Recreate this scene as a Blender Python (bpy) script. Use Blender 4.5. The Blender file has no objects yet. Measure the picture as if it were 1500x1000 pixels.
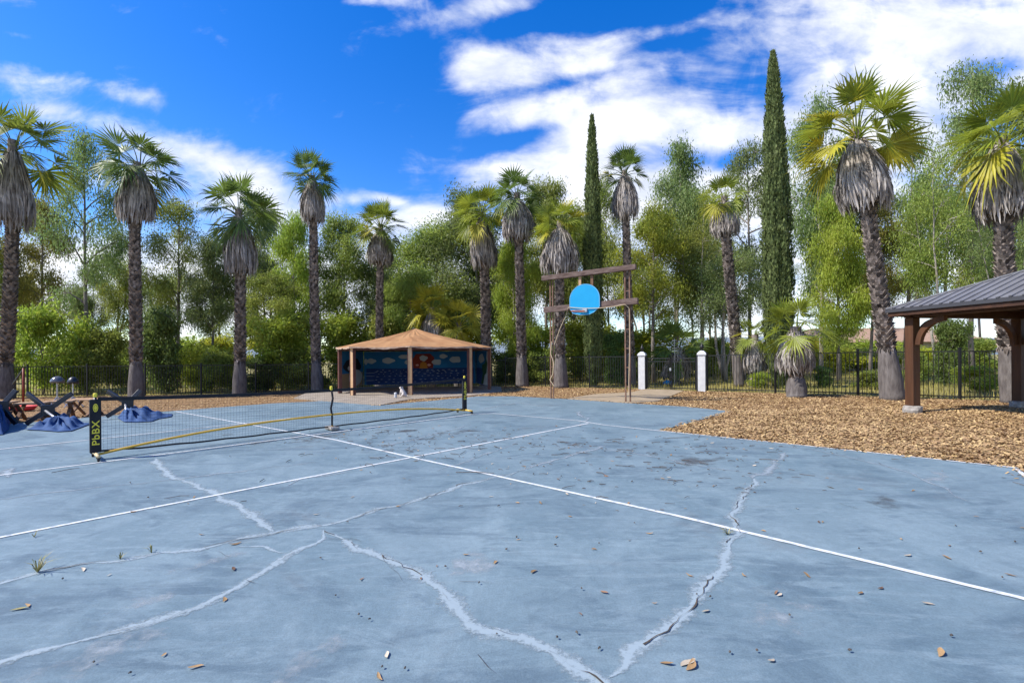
import bpy, math, random
import numpy as np
from mathutils import Matrix, Vector

SC = bpy.context.scene
COL = SC.collection
PI = math.pi
R = math.radians
F = 694.0                 # focal length of the view, in pixels of a 1500 px wide frame
EYE = 1.5
ROLL = R(-0.4)
HOR = 522.0

# ------------------------------------------------------------------ site survey helpers
def sstep(t):
    t = np.clip(t, 0, 1)
    return t * t * (3 - 2 * t)

def terrain(x, y):
    x = np.asarray(x, float); y = np.asarray(y, float)
    z = 0.10 * sstep((x - 6.5) / 5.5)
    y0 = np.where(x < -8.5, 14.0, 20.5)
    y0 = 20.5 - 6.5 * sstep((-x - 7.5) / 2.5)
    z = z - 0.2 * sstep((y - y0) / 4.0) * sstep((-x + 1.0) / 4.0)
    return z

def TZ(x, y):
    return float(terrain(x, y))

def ray(px, py):
    sx, sy = px - 750.0, HOR - py
    c, s = math.cos(ROLL), math.sin(ROLL)
    return (sx * c - sy * s) / F, (sx * s + sy * c) / F

def P(px, py, d):
    u, v = ray(px, py)
    return np.array([u * d, d, EYE + v * d])

def Gd(px, py, z=None):
    u, v = ray(px, py)
    d = 10.0
    for _ in range(12):
        zz = TZ(u * d, d) if z is None else z
        d = (EYE - zz) / max(-v, 1e-4)
    return np.array([u * d, d, zz])

def XY(px, d):
    u, v = ray(px, HOR)
    return u * d, d

# ------------------------------------------------------------------ mesh helpers
class G:
    def __init__(s):
        s.V = []; s.Fc = []; s.n = 0
    def add(s, V, Fa, mat=0):
        V = np.asarray(V, float).reshape(-1, 3)
        if isinstance(Fa, np.ndarray):
            s.Fc.append((Fa.astype(np.int64) + s.n, mat))
        else:
            by = {}
            for f in Fa: by.setdefault(len(f), []).append(f)
            for k, l in by.items(): s.Fc.append((np.array(l, np.int64) + s.n, mat))
        s.V.append(V); s.n += len(V)
        return s
    def box(s, c, size, ax=None, mat=0):
        c = np.array(c, float); h = np.array(size, float) / 2
        A = np.eye(3) if ax is None else np.array(ax, float)
        sg = np.array([[-1,-1,-1],[1,-1,-1],[1,1,-1],[-1,1,-1],[-1,-1,1],[1,-1,1],[1,1,1],[-1,1,1]], float)
        V = c + (sg * h) @ A
        return s.add(V, np.array([[0,3,2,1],[4,5,6,7],[0,1,5,4],[1,2,6,5],[2,3,7,6],[3,0,4,7]]), mat)
    def beam(s, p0, p1, w, h, up=(0,0,1), mat=0):
        p0 = np.array(p0, float); p1 = np.array(p1, float)
        d = p1 - p0; L = np.linalg.norm(d); d /= L
        up = np.array(up, float)
        if abs(d @ up) > .97: up = np.array([1.0, 0, 0])
        sd = np.cross(d, up); sd /= np.linalg.norm(sd)
        u2 = np.cross(sd, d)
        return s.box((p0 + p1) / 2, (L, w, h), [d, sd, u2], mat)
    def tube(s, path, rad, n=8, cap=True, mat=0):
        p = np.asarray(path, float); m = len(p)
        r = np.full(m, rad, float) if np.isscalar(rad) else np.asarray(rad, float)
        t = np.gradient(p, axis=0); t /= np.linalg.norm(t, axis=1)[:, None] + 1e-9
        ref = np.array([0.31, 0.95, 0.05]) if abs(t[:, 2]).mean() > .6 else np.array([0, 0.05, 1.0])
        a = np.cross(t, ref); a /= np.linalg.norm(a, axis=1)[:, None] + 1e-9
        b = np.cross(t, a)
        th = np.linspace(0, 2 * PI, n, endpoint=False)
        V = p[:, None, :] + r[:, None, None] * (np.cos(th)[None, :, None] * a[:, None, :] + np.sin(th)[None, :, None] * b[:, None, :])
        i = np.arange(m - 1)[:, None]; j = np.arange(n)[None, :]
        q = np.stack([i * n + j, i * n + (j + 1) % n, (i + 1) * n + (j + 1) % n, (i + 1) * n + j], -1).reshape(-1, 4)
        V = V.reshape(-1, 3)
        s.add(V, q, mat)
        if cap:
            o = s.n - len(V)
            s.Fc.append((np.array([[o + k for k in range(n)][::-1]]), mat))
            s.Fc.append((np.array([[o + (m - 1) * n + k for k in range(n)]]), mat))
        return s
    def lathe(s, prof, c, n=16, mat=0):
        c = np.array(c, float)
        path = np.array([[c[0], c[1], c[2] + z] for r, z in prof]); rad = [max(r, 1e-4) for r, z in prof]
        th = np.linspace(0, 2 * PI, n, endpoint=False); m = len(prof)
        V = path[:, None, :] + np.array(rad)[:, None, None] * np.stack([np.cos(th), np.sin(th), 0 * th], -1)[None]
        i = np.arange(m - 1)[:, None]; j = np.arange(n)[None, :]
        q = np.stack([i * n + j, i * n + (j + 1) % n, (i + 1) * n + (j + 1) % n, (i + 1) * n + j], -1).reshape(-1, 4)
        s.add(V.reshape(-1, 3), q, mat)
        o = s.n - m * n
        s.Fc.append((np.array([[o + k for k in range(n)][::-1]]), mat)); s.Fc.append((np.array([[o + (m - 1) * n + k for k in range(n)]]), mat))
        return s
    def prism(s, poly, z0, z1, mat=0):
        n = len(poly)
        V = [(x, y, z0) for x, y in poly] + [(x, y, z1) for x, y in poly]
        Fa = [tuple(range(n))[::-1], tuple(range(n, 2 * n))] + [(k, (k + 1) % n, n + (k + 1) % n, n + k) for k in range(n)]
        return s.add(V, Fa, mat)
    def sheet(s, pts, mat=0):
        return s.add(pts, [tuple(range(len(pts)))], mat)
    def build(s, name, mats, parent=None, smooth=False, local=False, loc=None, bevel=0):
        V = np.concatenate(s.V) if s.V else np.zeros((0, 3))
        org = np.zeros(3)
        if parent is not None: org = ORG[parent]
        elif loc is not None: org = np.array(loc, float)
        if not local: V = V - org
        me = bpy.data.meshes.new(name)
        me.vertices.add(len(V)); me.vertices.foreach_set('co', V.astype(np.float32).ravel())
        loops = np.concatenate([f.ravel() for f, m in s.Fc])
        cnt = np.concatenate([np.full(len(f), f.shape[1]) for f, m in s.Fc])
        mi = np.concatenate([np.full(len(f), m) for f, m in s.Fc])
        me.loops.add(len(loops)); me.loops.foreach_set('vertex_index', loops.astype(np.int32))
        me.polygons.add(len(cnt))
        st = np.concatenate([[0], np.cumsum(cnt)[:-1]])
        me.polygons.foreach_set('loop_start', st.astype(np.int32))
        if not isinstance(mats, (list, tuple)): mats = [mats]
        for m in mats: me.materials.append(m)
        me.polygons.foreach_set('material_index', mi.astype(np.int32))
        me.polygons.foreach_set('use_smooth', np.full(len(cnt), bool(smooth)))
        me.update(calc_edges=True); me.validate()
        o = bpy.data.objects.new(name, me); COL.objects.link(o)
        if parent is not None: o.parent = parent; ORG[o] = org
        else:
            o.location = org; ORG[o] = org
        if bevel:
            b = o.modifiers.new('bevel', 'BEVEL'); b.width = bevel; b.segments = 2
        return o

ORG = {}
def tag(o, label=None, cat=None, group=None, kind=None):
    if label: o['label'] = label
    if cat: o['category'] = cat
    if group: o['group'] = group
    if kind: o['kind'] = kind
    return o

def thing(name, loc, label, cat, group=None):
    o = bpy.data.objects.new(name, None); COL.objects.link(o)
    o.location = loc; o.empty_display_size = .2
    ORG[o] = np.array(loc, float)
    return tag(o, label, cat, group)

def copy_tree(o, parent=None):
    c = o.copy(); COL.objects.link(c); c.parent = parent
    for ch in list(o.children): copy_tree(ch, c)
    return c

# ------------------------------------------------------------------ materials
def M(name, c1, c2=None, scale=4.0, detail=6, rough=.8, bump=0, bscale=40, spec=.3, island=0, objhue=0, objval=0,
      transl=0, metal=0, stretch=(1, 1, 1), contrast=(.35, .65), huevar=0):
    m = bpy.data.materials.new(name); m.use_nodes = True
    nt = m.node_tree; N = nt.nodes; L = nt.links
    for n in list(N): N.remove(n)
    out = N.new('ShaderNodeOutputMaterial'); bs = N.new('ShaderNodeBsdfPrincipled')
    bs.inputs['Roughness'].default_value = rough; bs.inputs['Metallic'].default_value = metal
    bs.inputs['Specular IOR Level'].default_value = spec
    tc = N.new('ShaderNodeTexCoord'); mp = N.new('ShaderNodeMapping'); mp.inputs['Scale'].default_value = stretch
    L.new(tc.outputs['Object'], mp.inputs['Vector'])
    if c2 is not None:
        no = N.new('ShaderNodeTexNoise'); no.inputs['Scale'].default_value = scale; no.inputs['Detail'].default_value = detail
        no.inputs['Roughness'].default_value = .6
        L.new(mp.outputs[0], no.inputs['Vector'])
        rp = N.new('ShaderNodeValToRGB'); rp.color_ramp.elements[0].position = contrast[0]; rp.color_ramp.elements[1].position = contrast[1]
        rp.color_ramp.elements[0].color = (*c1, 1); rp.color_ramp.elements[1].color = (*c2, 1)
        L.new(no.outputs['Fac'], rp.inputs[0]); col = rp.outputs[0]
    else:
        rg = N.new('ShaderNodeRGB'); rg.outputs[0].default_value = (*c1, 1); col = rg.outputs[0]
    if island or objhue or objval or huevar:
        hs = N.new('ShaderNodeHueSaturation'); L.new(col, hs.inputs['Color'])
        gi = N.new('ShaderNodeNewGeometry'); oi = N.new('ShaderNodeObjectInfo')
        def mr(src, a, b):
            q = N.new('ShaderNodeMapRange'); q.inputs['To Min'].default_value = a; q.inputs['To Max'].default_value = b
            L.new(src, q.inputs['Value']); return q.outputs[0]
        v1 = mr(gi.outputs['Random Per Island'], 1 - island, 1 + island); v2 = mr(oi.outputs['Random'], 1 - objval, 1 + objval)
        mu = N.new('ShaderNodeMath'); mu.operation = 'MULTIPLY'; L.new(v1, mu.inputs[0]); L.new(v2, mu.inputs[1])
        L.new(mu.outputs[0], hs.inputs['Value'])
        h1 = mr(oi.outputs['Random'], .5 - objhue, .5 + objhue); h2 = mr(gi.outputs['Random Per Island'], -huevar, huevar)
        ad = N.new('ShaderNodeMath'); L.new(h1, ad.inputs[0]); L.new(h2, ad.inputs[1]); L.new(ad.outputs[0], hs.inputs['Hue'])
        col = hs.outputs[0]
    L.new(col, bs.inputs['Base Color'])
    if bump:
        n2 = N.new('ShaderNodeTexNoise'); n2.inputs['Scale'].default_value = bscale; n2.inputs['Detail'].default_value = 5
        L.new(mp.outputs[0], n2.inputs['Vector'])
        bp = N.new('ShaderNodeBump'); bp.inputs['Strength'].default_value = bump; bp.inputs['Distance'].default_value = .02
        L.new(n2.outputs['Fac'], bp.inputs['Height']); L.new(bp.outputs[0], bs.inputs['Normal'])
    if transl:
        tr = N.new('ShaderNodeBsdfTranslucent'); L.new(col, tr.inputs['Color'])
        mx = N.new('ShaderNodeMixShader'); mx.inputs[0].default_value = transl
        L.new(bs.outputs[0], mx.inputs[1]); L.new(tr.outputs[0], mx.inputs[2]); L.new(mx.outputs[0], out.inputs['Surface'])
    else:
        L.new(bs.outputs[0], out.inputs['Surface'])
    m.use_backface_culling = False
    return m

mt = {}
mt['meadow'] = M('meadow_soil', (.20, .17, .055), (.30, .25, .08), scale=.6, rough=.95)
mt['grass'] = M('meadow_grass', (.22, .22, .05), (.40, .33, .10), scale=.35, island=.35, transl=.4, rough=.7)
mt['mulch'] = M('mulch_bed', (.15, .082, .036), (.31, .19, .085), scale=9, detail=10, rough=.95, bump=.8, bscale=30)
mt['chip'] = M('mulch_chip', (.28, .17, .075), (.46, .31, .155), scale=1.0, rough=.9, island=.36, huevar=.012)
mt['line'] = M('court_line_paint', (.62, .63, .62), (.36, .40, .42), scale=14, detail=10, rough=.7, contrast=(.50, .66))
mt['crack_dark'] = M('open_crack', (.035, .035, .035), (.10, .07, .045), scale=20, rough=1)
mt['slab'] = M('concrete_slab', (.24, .20, .155), (.34, .285, .22), scale=2.5, detail=8, rough=.9, bump=.2, bscale=50)
mt['path'] = M('sandy_path', (.27, .205, .13), (.36, .28, .185), scale=2.5, detail=8, rough=.95, bump=.2, bscale=50)
mt['bark_palm'] = M('palm_bark', (.10, .08, .066), (.27, .225, .195), scale=7, rough=.95, island=.7, bump=.4)
mt['bark_base'] = M('palm_trunk_base', (.085, .072, .067), (.17, .15, .138), scale=5, rough=.9, bump=.7, bscale=18, stretch=(3, 3, .6))
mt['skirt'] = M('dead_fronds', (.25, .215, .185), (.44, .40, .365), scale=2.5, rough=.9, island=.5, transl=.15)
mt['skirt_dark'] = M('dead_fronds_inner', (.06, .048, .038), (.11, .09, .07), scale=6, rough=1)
mt['fr_green'] = M('palm_frond_green', (.10, .16, .032), (.155, .215, .045), scale=1.2, rough=.45, spec=.4, island=.25, transl=.4)
mt['fr_olive'] = M('palm_frond_olive', (.17, .225, .03), (.24, .275, .04), scale=1.2, rough=.45, spec=.4, island=.25, transl=.4)
mt['fr_lime'] = M('palm_frond_lime', (.20, .26, .028), (.29, .32, .036), scale=1.2, rough=.45, spec=.4, island=.25, transl=.45)
mt['fr_yellow'] = M('palm_frond_yellow', (.36, .35, .03), (.46, .40, .04), scale=1.2, rough=.5, spec=.35, island=.25, transl=.4)
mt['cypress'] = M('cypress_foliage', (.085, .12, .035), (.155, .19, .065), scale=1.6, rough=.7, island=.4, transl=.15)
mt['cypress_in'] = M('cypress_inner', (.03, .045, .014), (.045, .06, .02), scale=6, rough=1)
def foliage(n, a, b, tr=.52): return M('foliage_' + n, tuple(min(.5, v * 1.25) for v in a), tuple(min(.5, v * 1.25) for v in b), scale=.45, detail=3, rough=.5, spec=.3, island=.3, objhue=.015, objval=.15, transl=tr, huevar=.012)
mt['f_blue'] = foliage('bluegreen', (.125, .175, .05), (.23, .28, .095))
mt['f_mid'] = foliage('midgreen', (.145, .19, .035), (.27, .30, .062))
mt['f_bright'] = foliage('bright', (.21, .275, .035), (.35, .39, .055))
mt['f_dark'] = foliage('dark', (.085, .135, .03), (.155, .21, .055))
mt['f_olive'] = foliage('olive', (.18, .175, .035), (.29, .27, .06))
mt['f_yellow'] = foliage('yellowgreen', (.30, .32, .025), (.45, .44, .045))
mt['trunk_grey'] = M('bark_grey', (.13, .11, .095), (.27, .235, .20), scale=5, rough=.9, bump=.4, stretch=(1, 1, .3))
mt['trunk_pale'] = M('bark_pale', (.22, .19, .16), (.42, .38, .33), scale=3, rough=.85, stretch=(1, 1, .3))
mt['iron'] = M('black_iron', (.012, .012, .013), rough=.5, spec=.4)
mt['white_post'] = M('white_stucco', (.50, .50, .50), (.60, .60, .60), scale=5, rough=.85, bump=.2)
mt['timber'] = M('brown_timber', (.055, .023, .010), (.10, .042, .017), scale=6, rough=.6, stretch=(1, 1, .12), bump=.15)
mt['timber_h'] = M('brown_timber_beam', (.04, .018, .010), (.07, .031, .016), scale=6, rough=.6, bump=.15)
mt['old_wood'] = M('weathered_beam', (.075, .045, .036), (.17, .12, .10), scale=7, rough=.85, bump=.3, stretch=(.5, .5, 2))
mt['rust'] = M('rusty_steel', (.13, .07, .045), (.22, .13, .09), scale=8, rough=.8)
mt['roof_metal'] = M('grey_roof_metal', (.17, .165, .17), (.22, .215, .22), scale=2, rough=.4, spec=.5, metal=.25)
mt['roof_edge'] = M('dark_roof_edge', (.05, .05, .055), rough=.5)
mt['stone'] = M('grey_stone', (.20, .18, .16), (.36, .33, .29), scale=9, rough=.9, bump=.5, bscale=20)
mt['canvas'] = M('terracotta_canvas', (.30, .145, .06), (.385, .21, .095), scale=1.8, detail=8, rough=.9, bump=.2, bscale=10)
mt['canvas_hem'] = M('canvas_hem', (.28, .17, .11), (.46, .34, .25), scale=5, rough=.9)
mt['tan_post'] = M('tan_painted_post', (.46, .28, .14), (.54, .35, .20), scale=4, rough=.7)
mt['post_dark'] = M('dark_brown_post', (.08, .03, .025), (.12, .05, .04), scale=4, rough=.7)
mt['m_sky'] = M('mural_sky', (.008, .105, .28), (.012, .15, .37), scale=.9, rough=.8)
mt['m_sea'] = M('mural_sea', (.005, .024, .12), (.010, .045, .18), scale=2.2, rough=.8)
mt['m_white'] = M('mural_white', (.33, .38, .42), (.40, .44, .47), scale=3, rough=.8)
mt['m_red'] = M('mural_red', (.16, .02, .016), (.22, .034, .02), scale=2, rough=.8)
mt['m_orange'] = M('mural_orange', (.40, .16, .02), rough=.8)
mt['m_pink'] = M('mural_pink', (.55, .30, .28), rough=.8)
mt['m_green'] = M('mural_green', (.008, .05, .02), (.01, .07, .03), rough=.8)
mt['m_black'] = M('mural_black', (.006, .010, .02), rough=.8)
mt['m_sand'] = M('mural_sand', (.26, .19, .12), rough=.8)
mt['board'] = M('blue_backboard', (.002, .255, .50), (.004, .28, .53), scale=2, rough=.5)
mt['board_edge'] = M('backboard_rim_line', (.12, .36, .58), rough=.5)
mt['steel'] = M('grey_steel', (.35, .36, .38), (.5, .5, .52), scale=8, rough=.35, metal=.7)
mt['orange'] = M('faded_orange_rim', (.42, .12, .04), rough=.5)
mt['rope'] = M('tan_rope', (.52, .40, .25), rough=.9)
mt['black'] = M('black_fabric', (.012, .013, .017), (.022, .022, .026), scale=8, rough=.75)
mt['net'] = M('black_net_cord', (.02, .022, .03), rough=.8)
mt['yellow'] = M('yellow_tube', (.62, .36, .03), (.70, .42, .05), scale=6, rough=.4, spec=.5)
mt['yellow_print'] = M('yellow_print', (.75, .62, .06), rough=.6)
mt['foot_tan'] = M('foot_tube', (.62, .47, .25), rough=.5)
mt['black_paint'] = M('black_painted_steel', (.014, .016, .022), rough=.4, spec=.5)
mt['blue_cloth'] = M('blue_canopy_cloth', (.020, .054, .145), (.032, .080, .20), scale=4, rough=.8, bump=.3, bscale=9)
mt['plank'] = M('bench_plank', (.36, .22, .12), (.48, .31, .19), scale=6, rough=.8, stretch=(1, 4, 1))
mt['plank_leg'] = M('bench_leg', (.13, .07, .04), (.22, .13, .08), scale=6, rough=.85)
mt['red'] = M('red_paint', (.20, .03, .018), (.27, .05, .03), scale=6, rough=.5)
mt['red_bright'] = M('red_plastic', (.60, .03, .025), rough=.4)
mt['chrome'] = M('chrome', (.10, .10, .11), rough=.18, spec=.8)
mt['teal'] = M('teal_plastic', (.01, .24, .40), rough=.5)
mt['dog'] = M('white_figurine', (.62, .57, .52), (.50, .42, .36), scale=14, rough=.8)
mt['hill'] = M('hill_haze_tint', (.13, .17, .20), (.19, .22, .24), scale=.02, rough=1)  # distance haze painted into the ridge colour as a grey-blue tint
mt['house_wall'] = M('house_wall', (.40, .36, .31), (.46, .42, .37), scale=2, rough=.9)
mt['house_roof'] = M('house_roof', (.30, .19, .13), (.38, .25, .18), scale=6, rough=.9)
mt['glass'] = M('window_glass', (.04, .05, .06), rough=.1, spec=.6)
mt['leaf_tan'] = M('dry_leaf_tan', (.44, .29, .14), (.30, .17, .075), scale=30, rough=.8, objval=.35, transl=.1)
mt['leaf_brown'] = M('dry_leaf_brown', (.13, .075, .045), (.22, .13, .08), scale=30, rough=.8, objval=.4)
mt['leaf_pale'] = M('dry_leaf_pale', (.55, .47, .36), (.40, .32, .22), scale=30, rough=.8, objval=.25)
mt['twig'] = M('twig', (.06, .05, .045), (.13, .105, .085), scale=9, rough=.9)
mt['weed'] = M('weed_blade', (.16, .17, .05), (.36, .28, .12), scale=14, rough=.7, island=.3)

def court_material():
    m = bpy.data.materials.new('blue_court_paint'); m.use_nodes = True
    nt = m.node_tree; N = nt.nodes; L = nt.links
    bs = N['Principled BSDF']; bs.inputs['Roughness'].default_value = .62; bs.inputs['Specular IOR Level'].default_value = .35
    tc = N.new('ShaderNodeTexCoord')
    def noise(scale, detail=6, rough=.6, dist=0, st=(1, 1, 1), rot=0):
        mp = N.new('ShaderNodeMapping'); mp.inputs['Scale'].default_value = st; mp.inputs['Rotation'].default_value = (0, 0, rot)
        L.new(tc.outputs['Object'], mp.inputs['Vector'])
        n = N.new('ShaderNodeTexNoise'); n.inputs['Scale'].default_value = scale; n.inputs['Detail'].default_value = detail
        n.inputs['Roughness'].default_value = rough; n.inputs['Distortion'].default_value = dist
        L.new(mp.outputs[0], n.inputs['Vector']); return n.outputs['Fac']
    def ramp(f, a, b, c0, c1):
        r = N.new('ShaderNodeValToRGB'); e = r.color_ramp.elements
        e[0].position = a; e[1].position = b; e[0].color = (*c0, 1); e[1].color = (*c1, 1); L.new(f, r.inputs[0]); return r.outputs[0]
    def mix(f, a, b, mode='MIX'):
        x = N.new('ShaderNodeMix'); x.data_type = 'RGBA'; x.blend_type = mode
        if isinstance(f, float): x.inputs[0].default_value = f
        else: L.new(f, x.inputs[0])
        L.new(a, x.inputs[6]); L.new(b, x.inputs[7]); return x.outputs[2]
    base = ramp(noise(.55, 7, .62, .6), .33, .68, (.126, .186, .215), (.170, .231, .257))
    w = (1, 1, 1); g = (0, 0, 0)
    # rolled-on patches of paler and darker repair paint, with brushed edges
    pale = N.new('ShaderNodeRGB'); pale.outputs[0].default_value = (.220, .288, .315, 1)
    dark = N.new('ShaderNodeRGB'); dark.outputs[0].default_value = (.074, .114, .145, 1)
    k1 = ramp(noise(.9, 10, .70, 1.2, (1, .45, 1), .75), .46, .62, g, (.62, .62, .62))
    c = mix(k1, base, pale.outputs[0])
    k2 = ramp(noise(1.3, 9, .68, 1.5, (.5, 1, 1), .75), .49, .62, g, (.62, .62, .62))
    c = mix(k2, c, dark.outputs[0])
    k3 = ramp(noise(4.0, 10, .72, 2.0, (.35, 1.3, 1), .6), .50, .60, g, (.5, .5, .5))
    c = mix(k3, c, pale.outputs[0])
    vo = N.new('ShaderNodeTexVoronoi'); vo.inputs['Scale'].default_value = .8; vo.distance = 'CHEBYCHEV'
    mpv = N.new('ShaderNodeMapping'); mpv.inputs['Rotation'].default_value = (0, 0, .74); L.new(tc.outputs['Object'], mpv.inputs[0]); L.new(mpv.outputs[0], vo.inputs['Vector'])
    sp = N.new('ShaderNodeSeparateColor'); L.new(vo.outputs['Color'], sp.inputs[0])
    c = mix(ramp(sp.outputs[0], .0, 1., (0, 0, 0), (.22, .22, .22)), c, dark.outputs[0])
    # grit
    sp1 = ramp(noise(85, 4, .7), .28, .72, (.82, .82, .82), (1.18, 1.18, 1.18))
    c = mix(1.0, c, sp1, 'MULTIPLY')
    sp2 = ramp(noise(16, 6, .7), .25, .75, (.86, .86, .86), (1.14, 1.14, 1.14))
    c = mix(1.0, c, sp2, 'MULTIPLY')
    # brown dirt
    dirt = N.new('ShaderNodeRGB'); dirt.outputs[0].default_value = (.12, .115, .11, 1)
    k4 = ramp(noise(.8, 10, .72, .4), .56, .76, g, (.5, .5, .5))
    c = mix(k4, c, dirt.outputs[0])
    L.new(c, bs.inputs['Base Color'])
    bp = N.new('ShaderNodeBump'); bp.inputs['Strength'].default_value = .35; bp.inputs['Distance'].default_value = .006
    L.new(noise(120, 4, .7), bp.inputs['Height']); L.new(bp.outputs[0], bs.inputs['Normal'])
    return m
mt['court'] = court_material()

def stain_material(name, col, lo, hi, scale):
    m = bpy.data.materials.new(name); m.use_nodes = True
    nt = m.node_tree; N = nt.nodes; L = nt.links; bs = N['Principled BSDF']; out = N['Material Output']
    bs.inputs['Base Color'].default_value = (*col, 1); bs.inputs['Roughness'].default_value = .7
    tc = N.new('ShaderNodeTexCoord'); no = N.new('ShaderNodeTexNoise'); no.inputs['Scale'].default_value = scale; no.inputs['Detail'].default_value = 9
    no.inputs['Roughness'].default_value = .68
    at = N.new('ShaderNodeAttribute'); at.attribute_name = 'edge'
    L.new(tc.outputs['Object'], no.inputs['Vector'])
    mul = N.new('ShaderNodeMath'); mul.operation = 'MULTIPLY_ADD'; L.new(at.outputs['Fac'], mul.inputs[0]); mul.inputs[1].default_value = .45; L.new(no.outputs['Fac'], mul.inputs[2])
    mr = N.new('ShaderNodeMapRange'); mr.inputs['From Min'].default_value = lo; mr.inputs['From Max'].default_value = hi; L.new(mul.outputs[0], mr.inputs['Value'])
    tr = N.new('ShaderNodeBsdfTransparent'); mx = N.new('ShaderNodeMixShader')
    L.new(mr.outputs[0], mx.inputs[0]); L.new(tr.outputs[0], mx.inputs[1]); L.new(bs.outputs[0], mx.inputs[2]); L.new(mx.outputs[0], out.inputs['Surface'])
    return m
mt['crack_fill'] = stain_material('crack_filler', (.265, .325, .35), .54, .84, 30)
mt['crack_faint'] = stain_material('worn_filler', (.24, .285, .31), .60, .95, 9)
mt['stain'] = stain_material('damp_dirt_stain', (.085, .085, .085), .78, 1.1, 3)
mt['stain_pale'] = stain_material('pale_scuff', (.30, .34, .36), .84, 1.05, 4)

# ------------------------------------------------------------------ camera, world, sun
cam_d = bpy.data.cameras.new('camera'); cam = bpy.data.objects.new('camera', cam_d); COL.objects.link(cam)
cam_d.sensor_width = 36; cam_d.lens = 36 * F / 1500; cam_d.shift_y = (HOR - 500) / 1500; cam_d.clip_end = 4000; cam_d.clip_start = .05
cam.matrix_world = Matrix.Translation((0, 0, EYE)) @ Matrix.Rotation(PI / 2, 4, 'X') @ Matrix.Rotation(ROLL, 4, 'Z')
SC.camera = cam

SUN_AZ = R(-104)      # clockwise from +Y: left of the view
SUN_EL = R(47)
sd = Vector((math.sin(SUN_AZ) * math.cos(SUN_EL), math.cos(SUN_AZ) * math.cos(SUN_EL), math.sin(SUN_EL)))
sl = bpy.data.lights.new('sun', 'SUN'); so = bpy.data.objects.new('sun', sl); COL.objects.link(so)
sl.energy = 2.5; sl.angle = R(2.0); sl.color = (1.0, .955, .88)
so.rotation_euler = (-sd).to_track_quat('-Z', 'Y').to_euler(); so.location = (-20, -20, 40)

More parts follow.
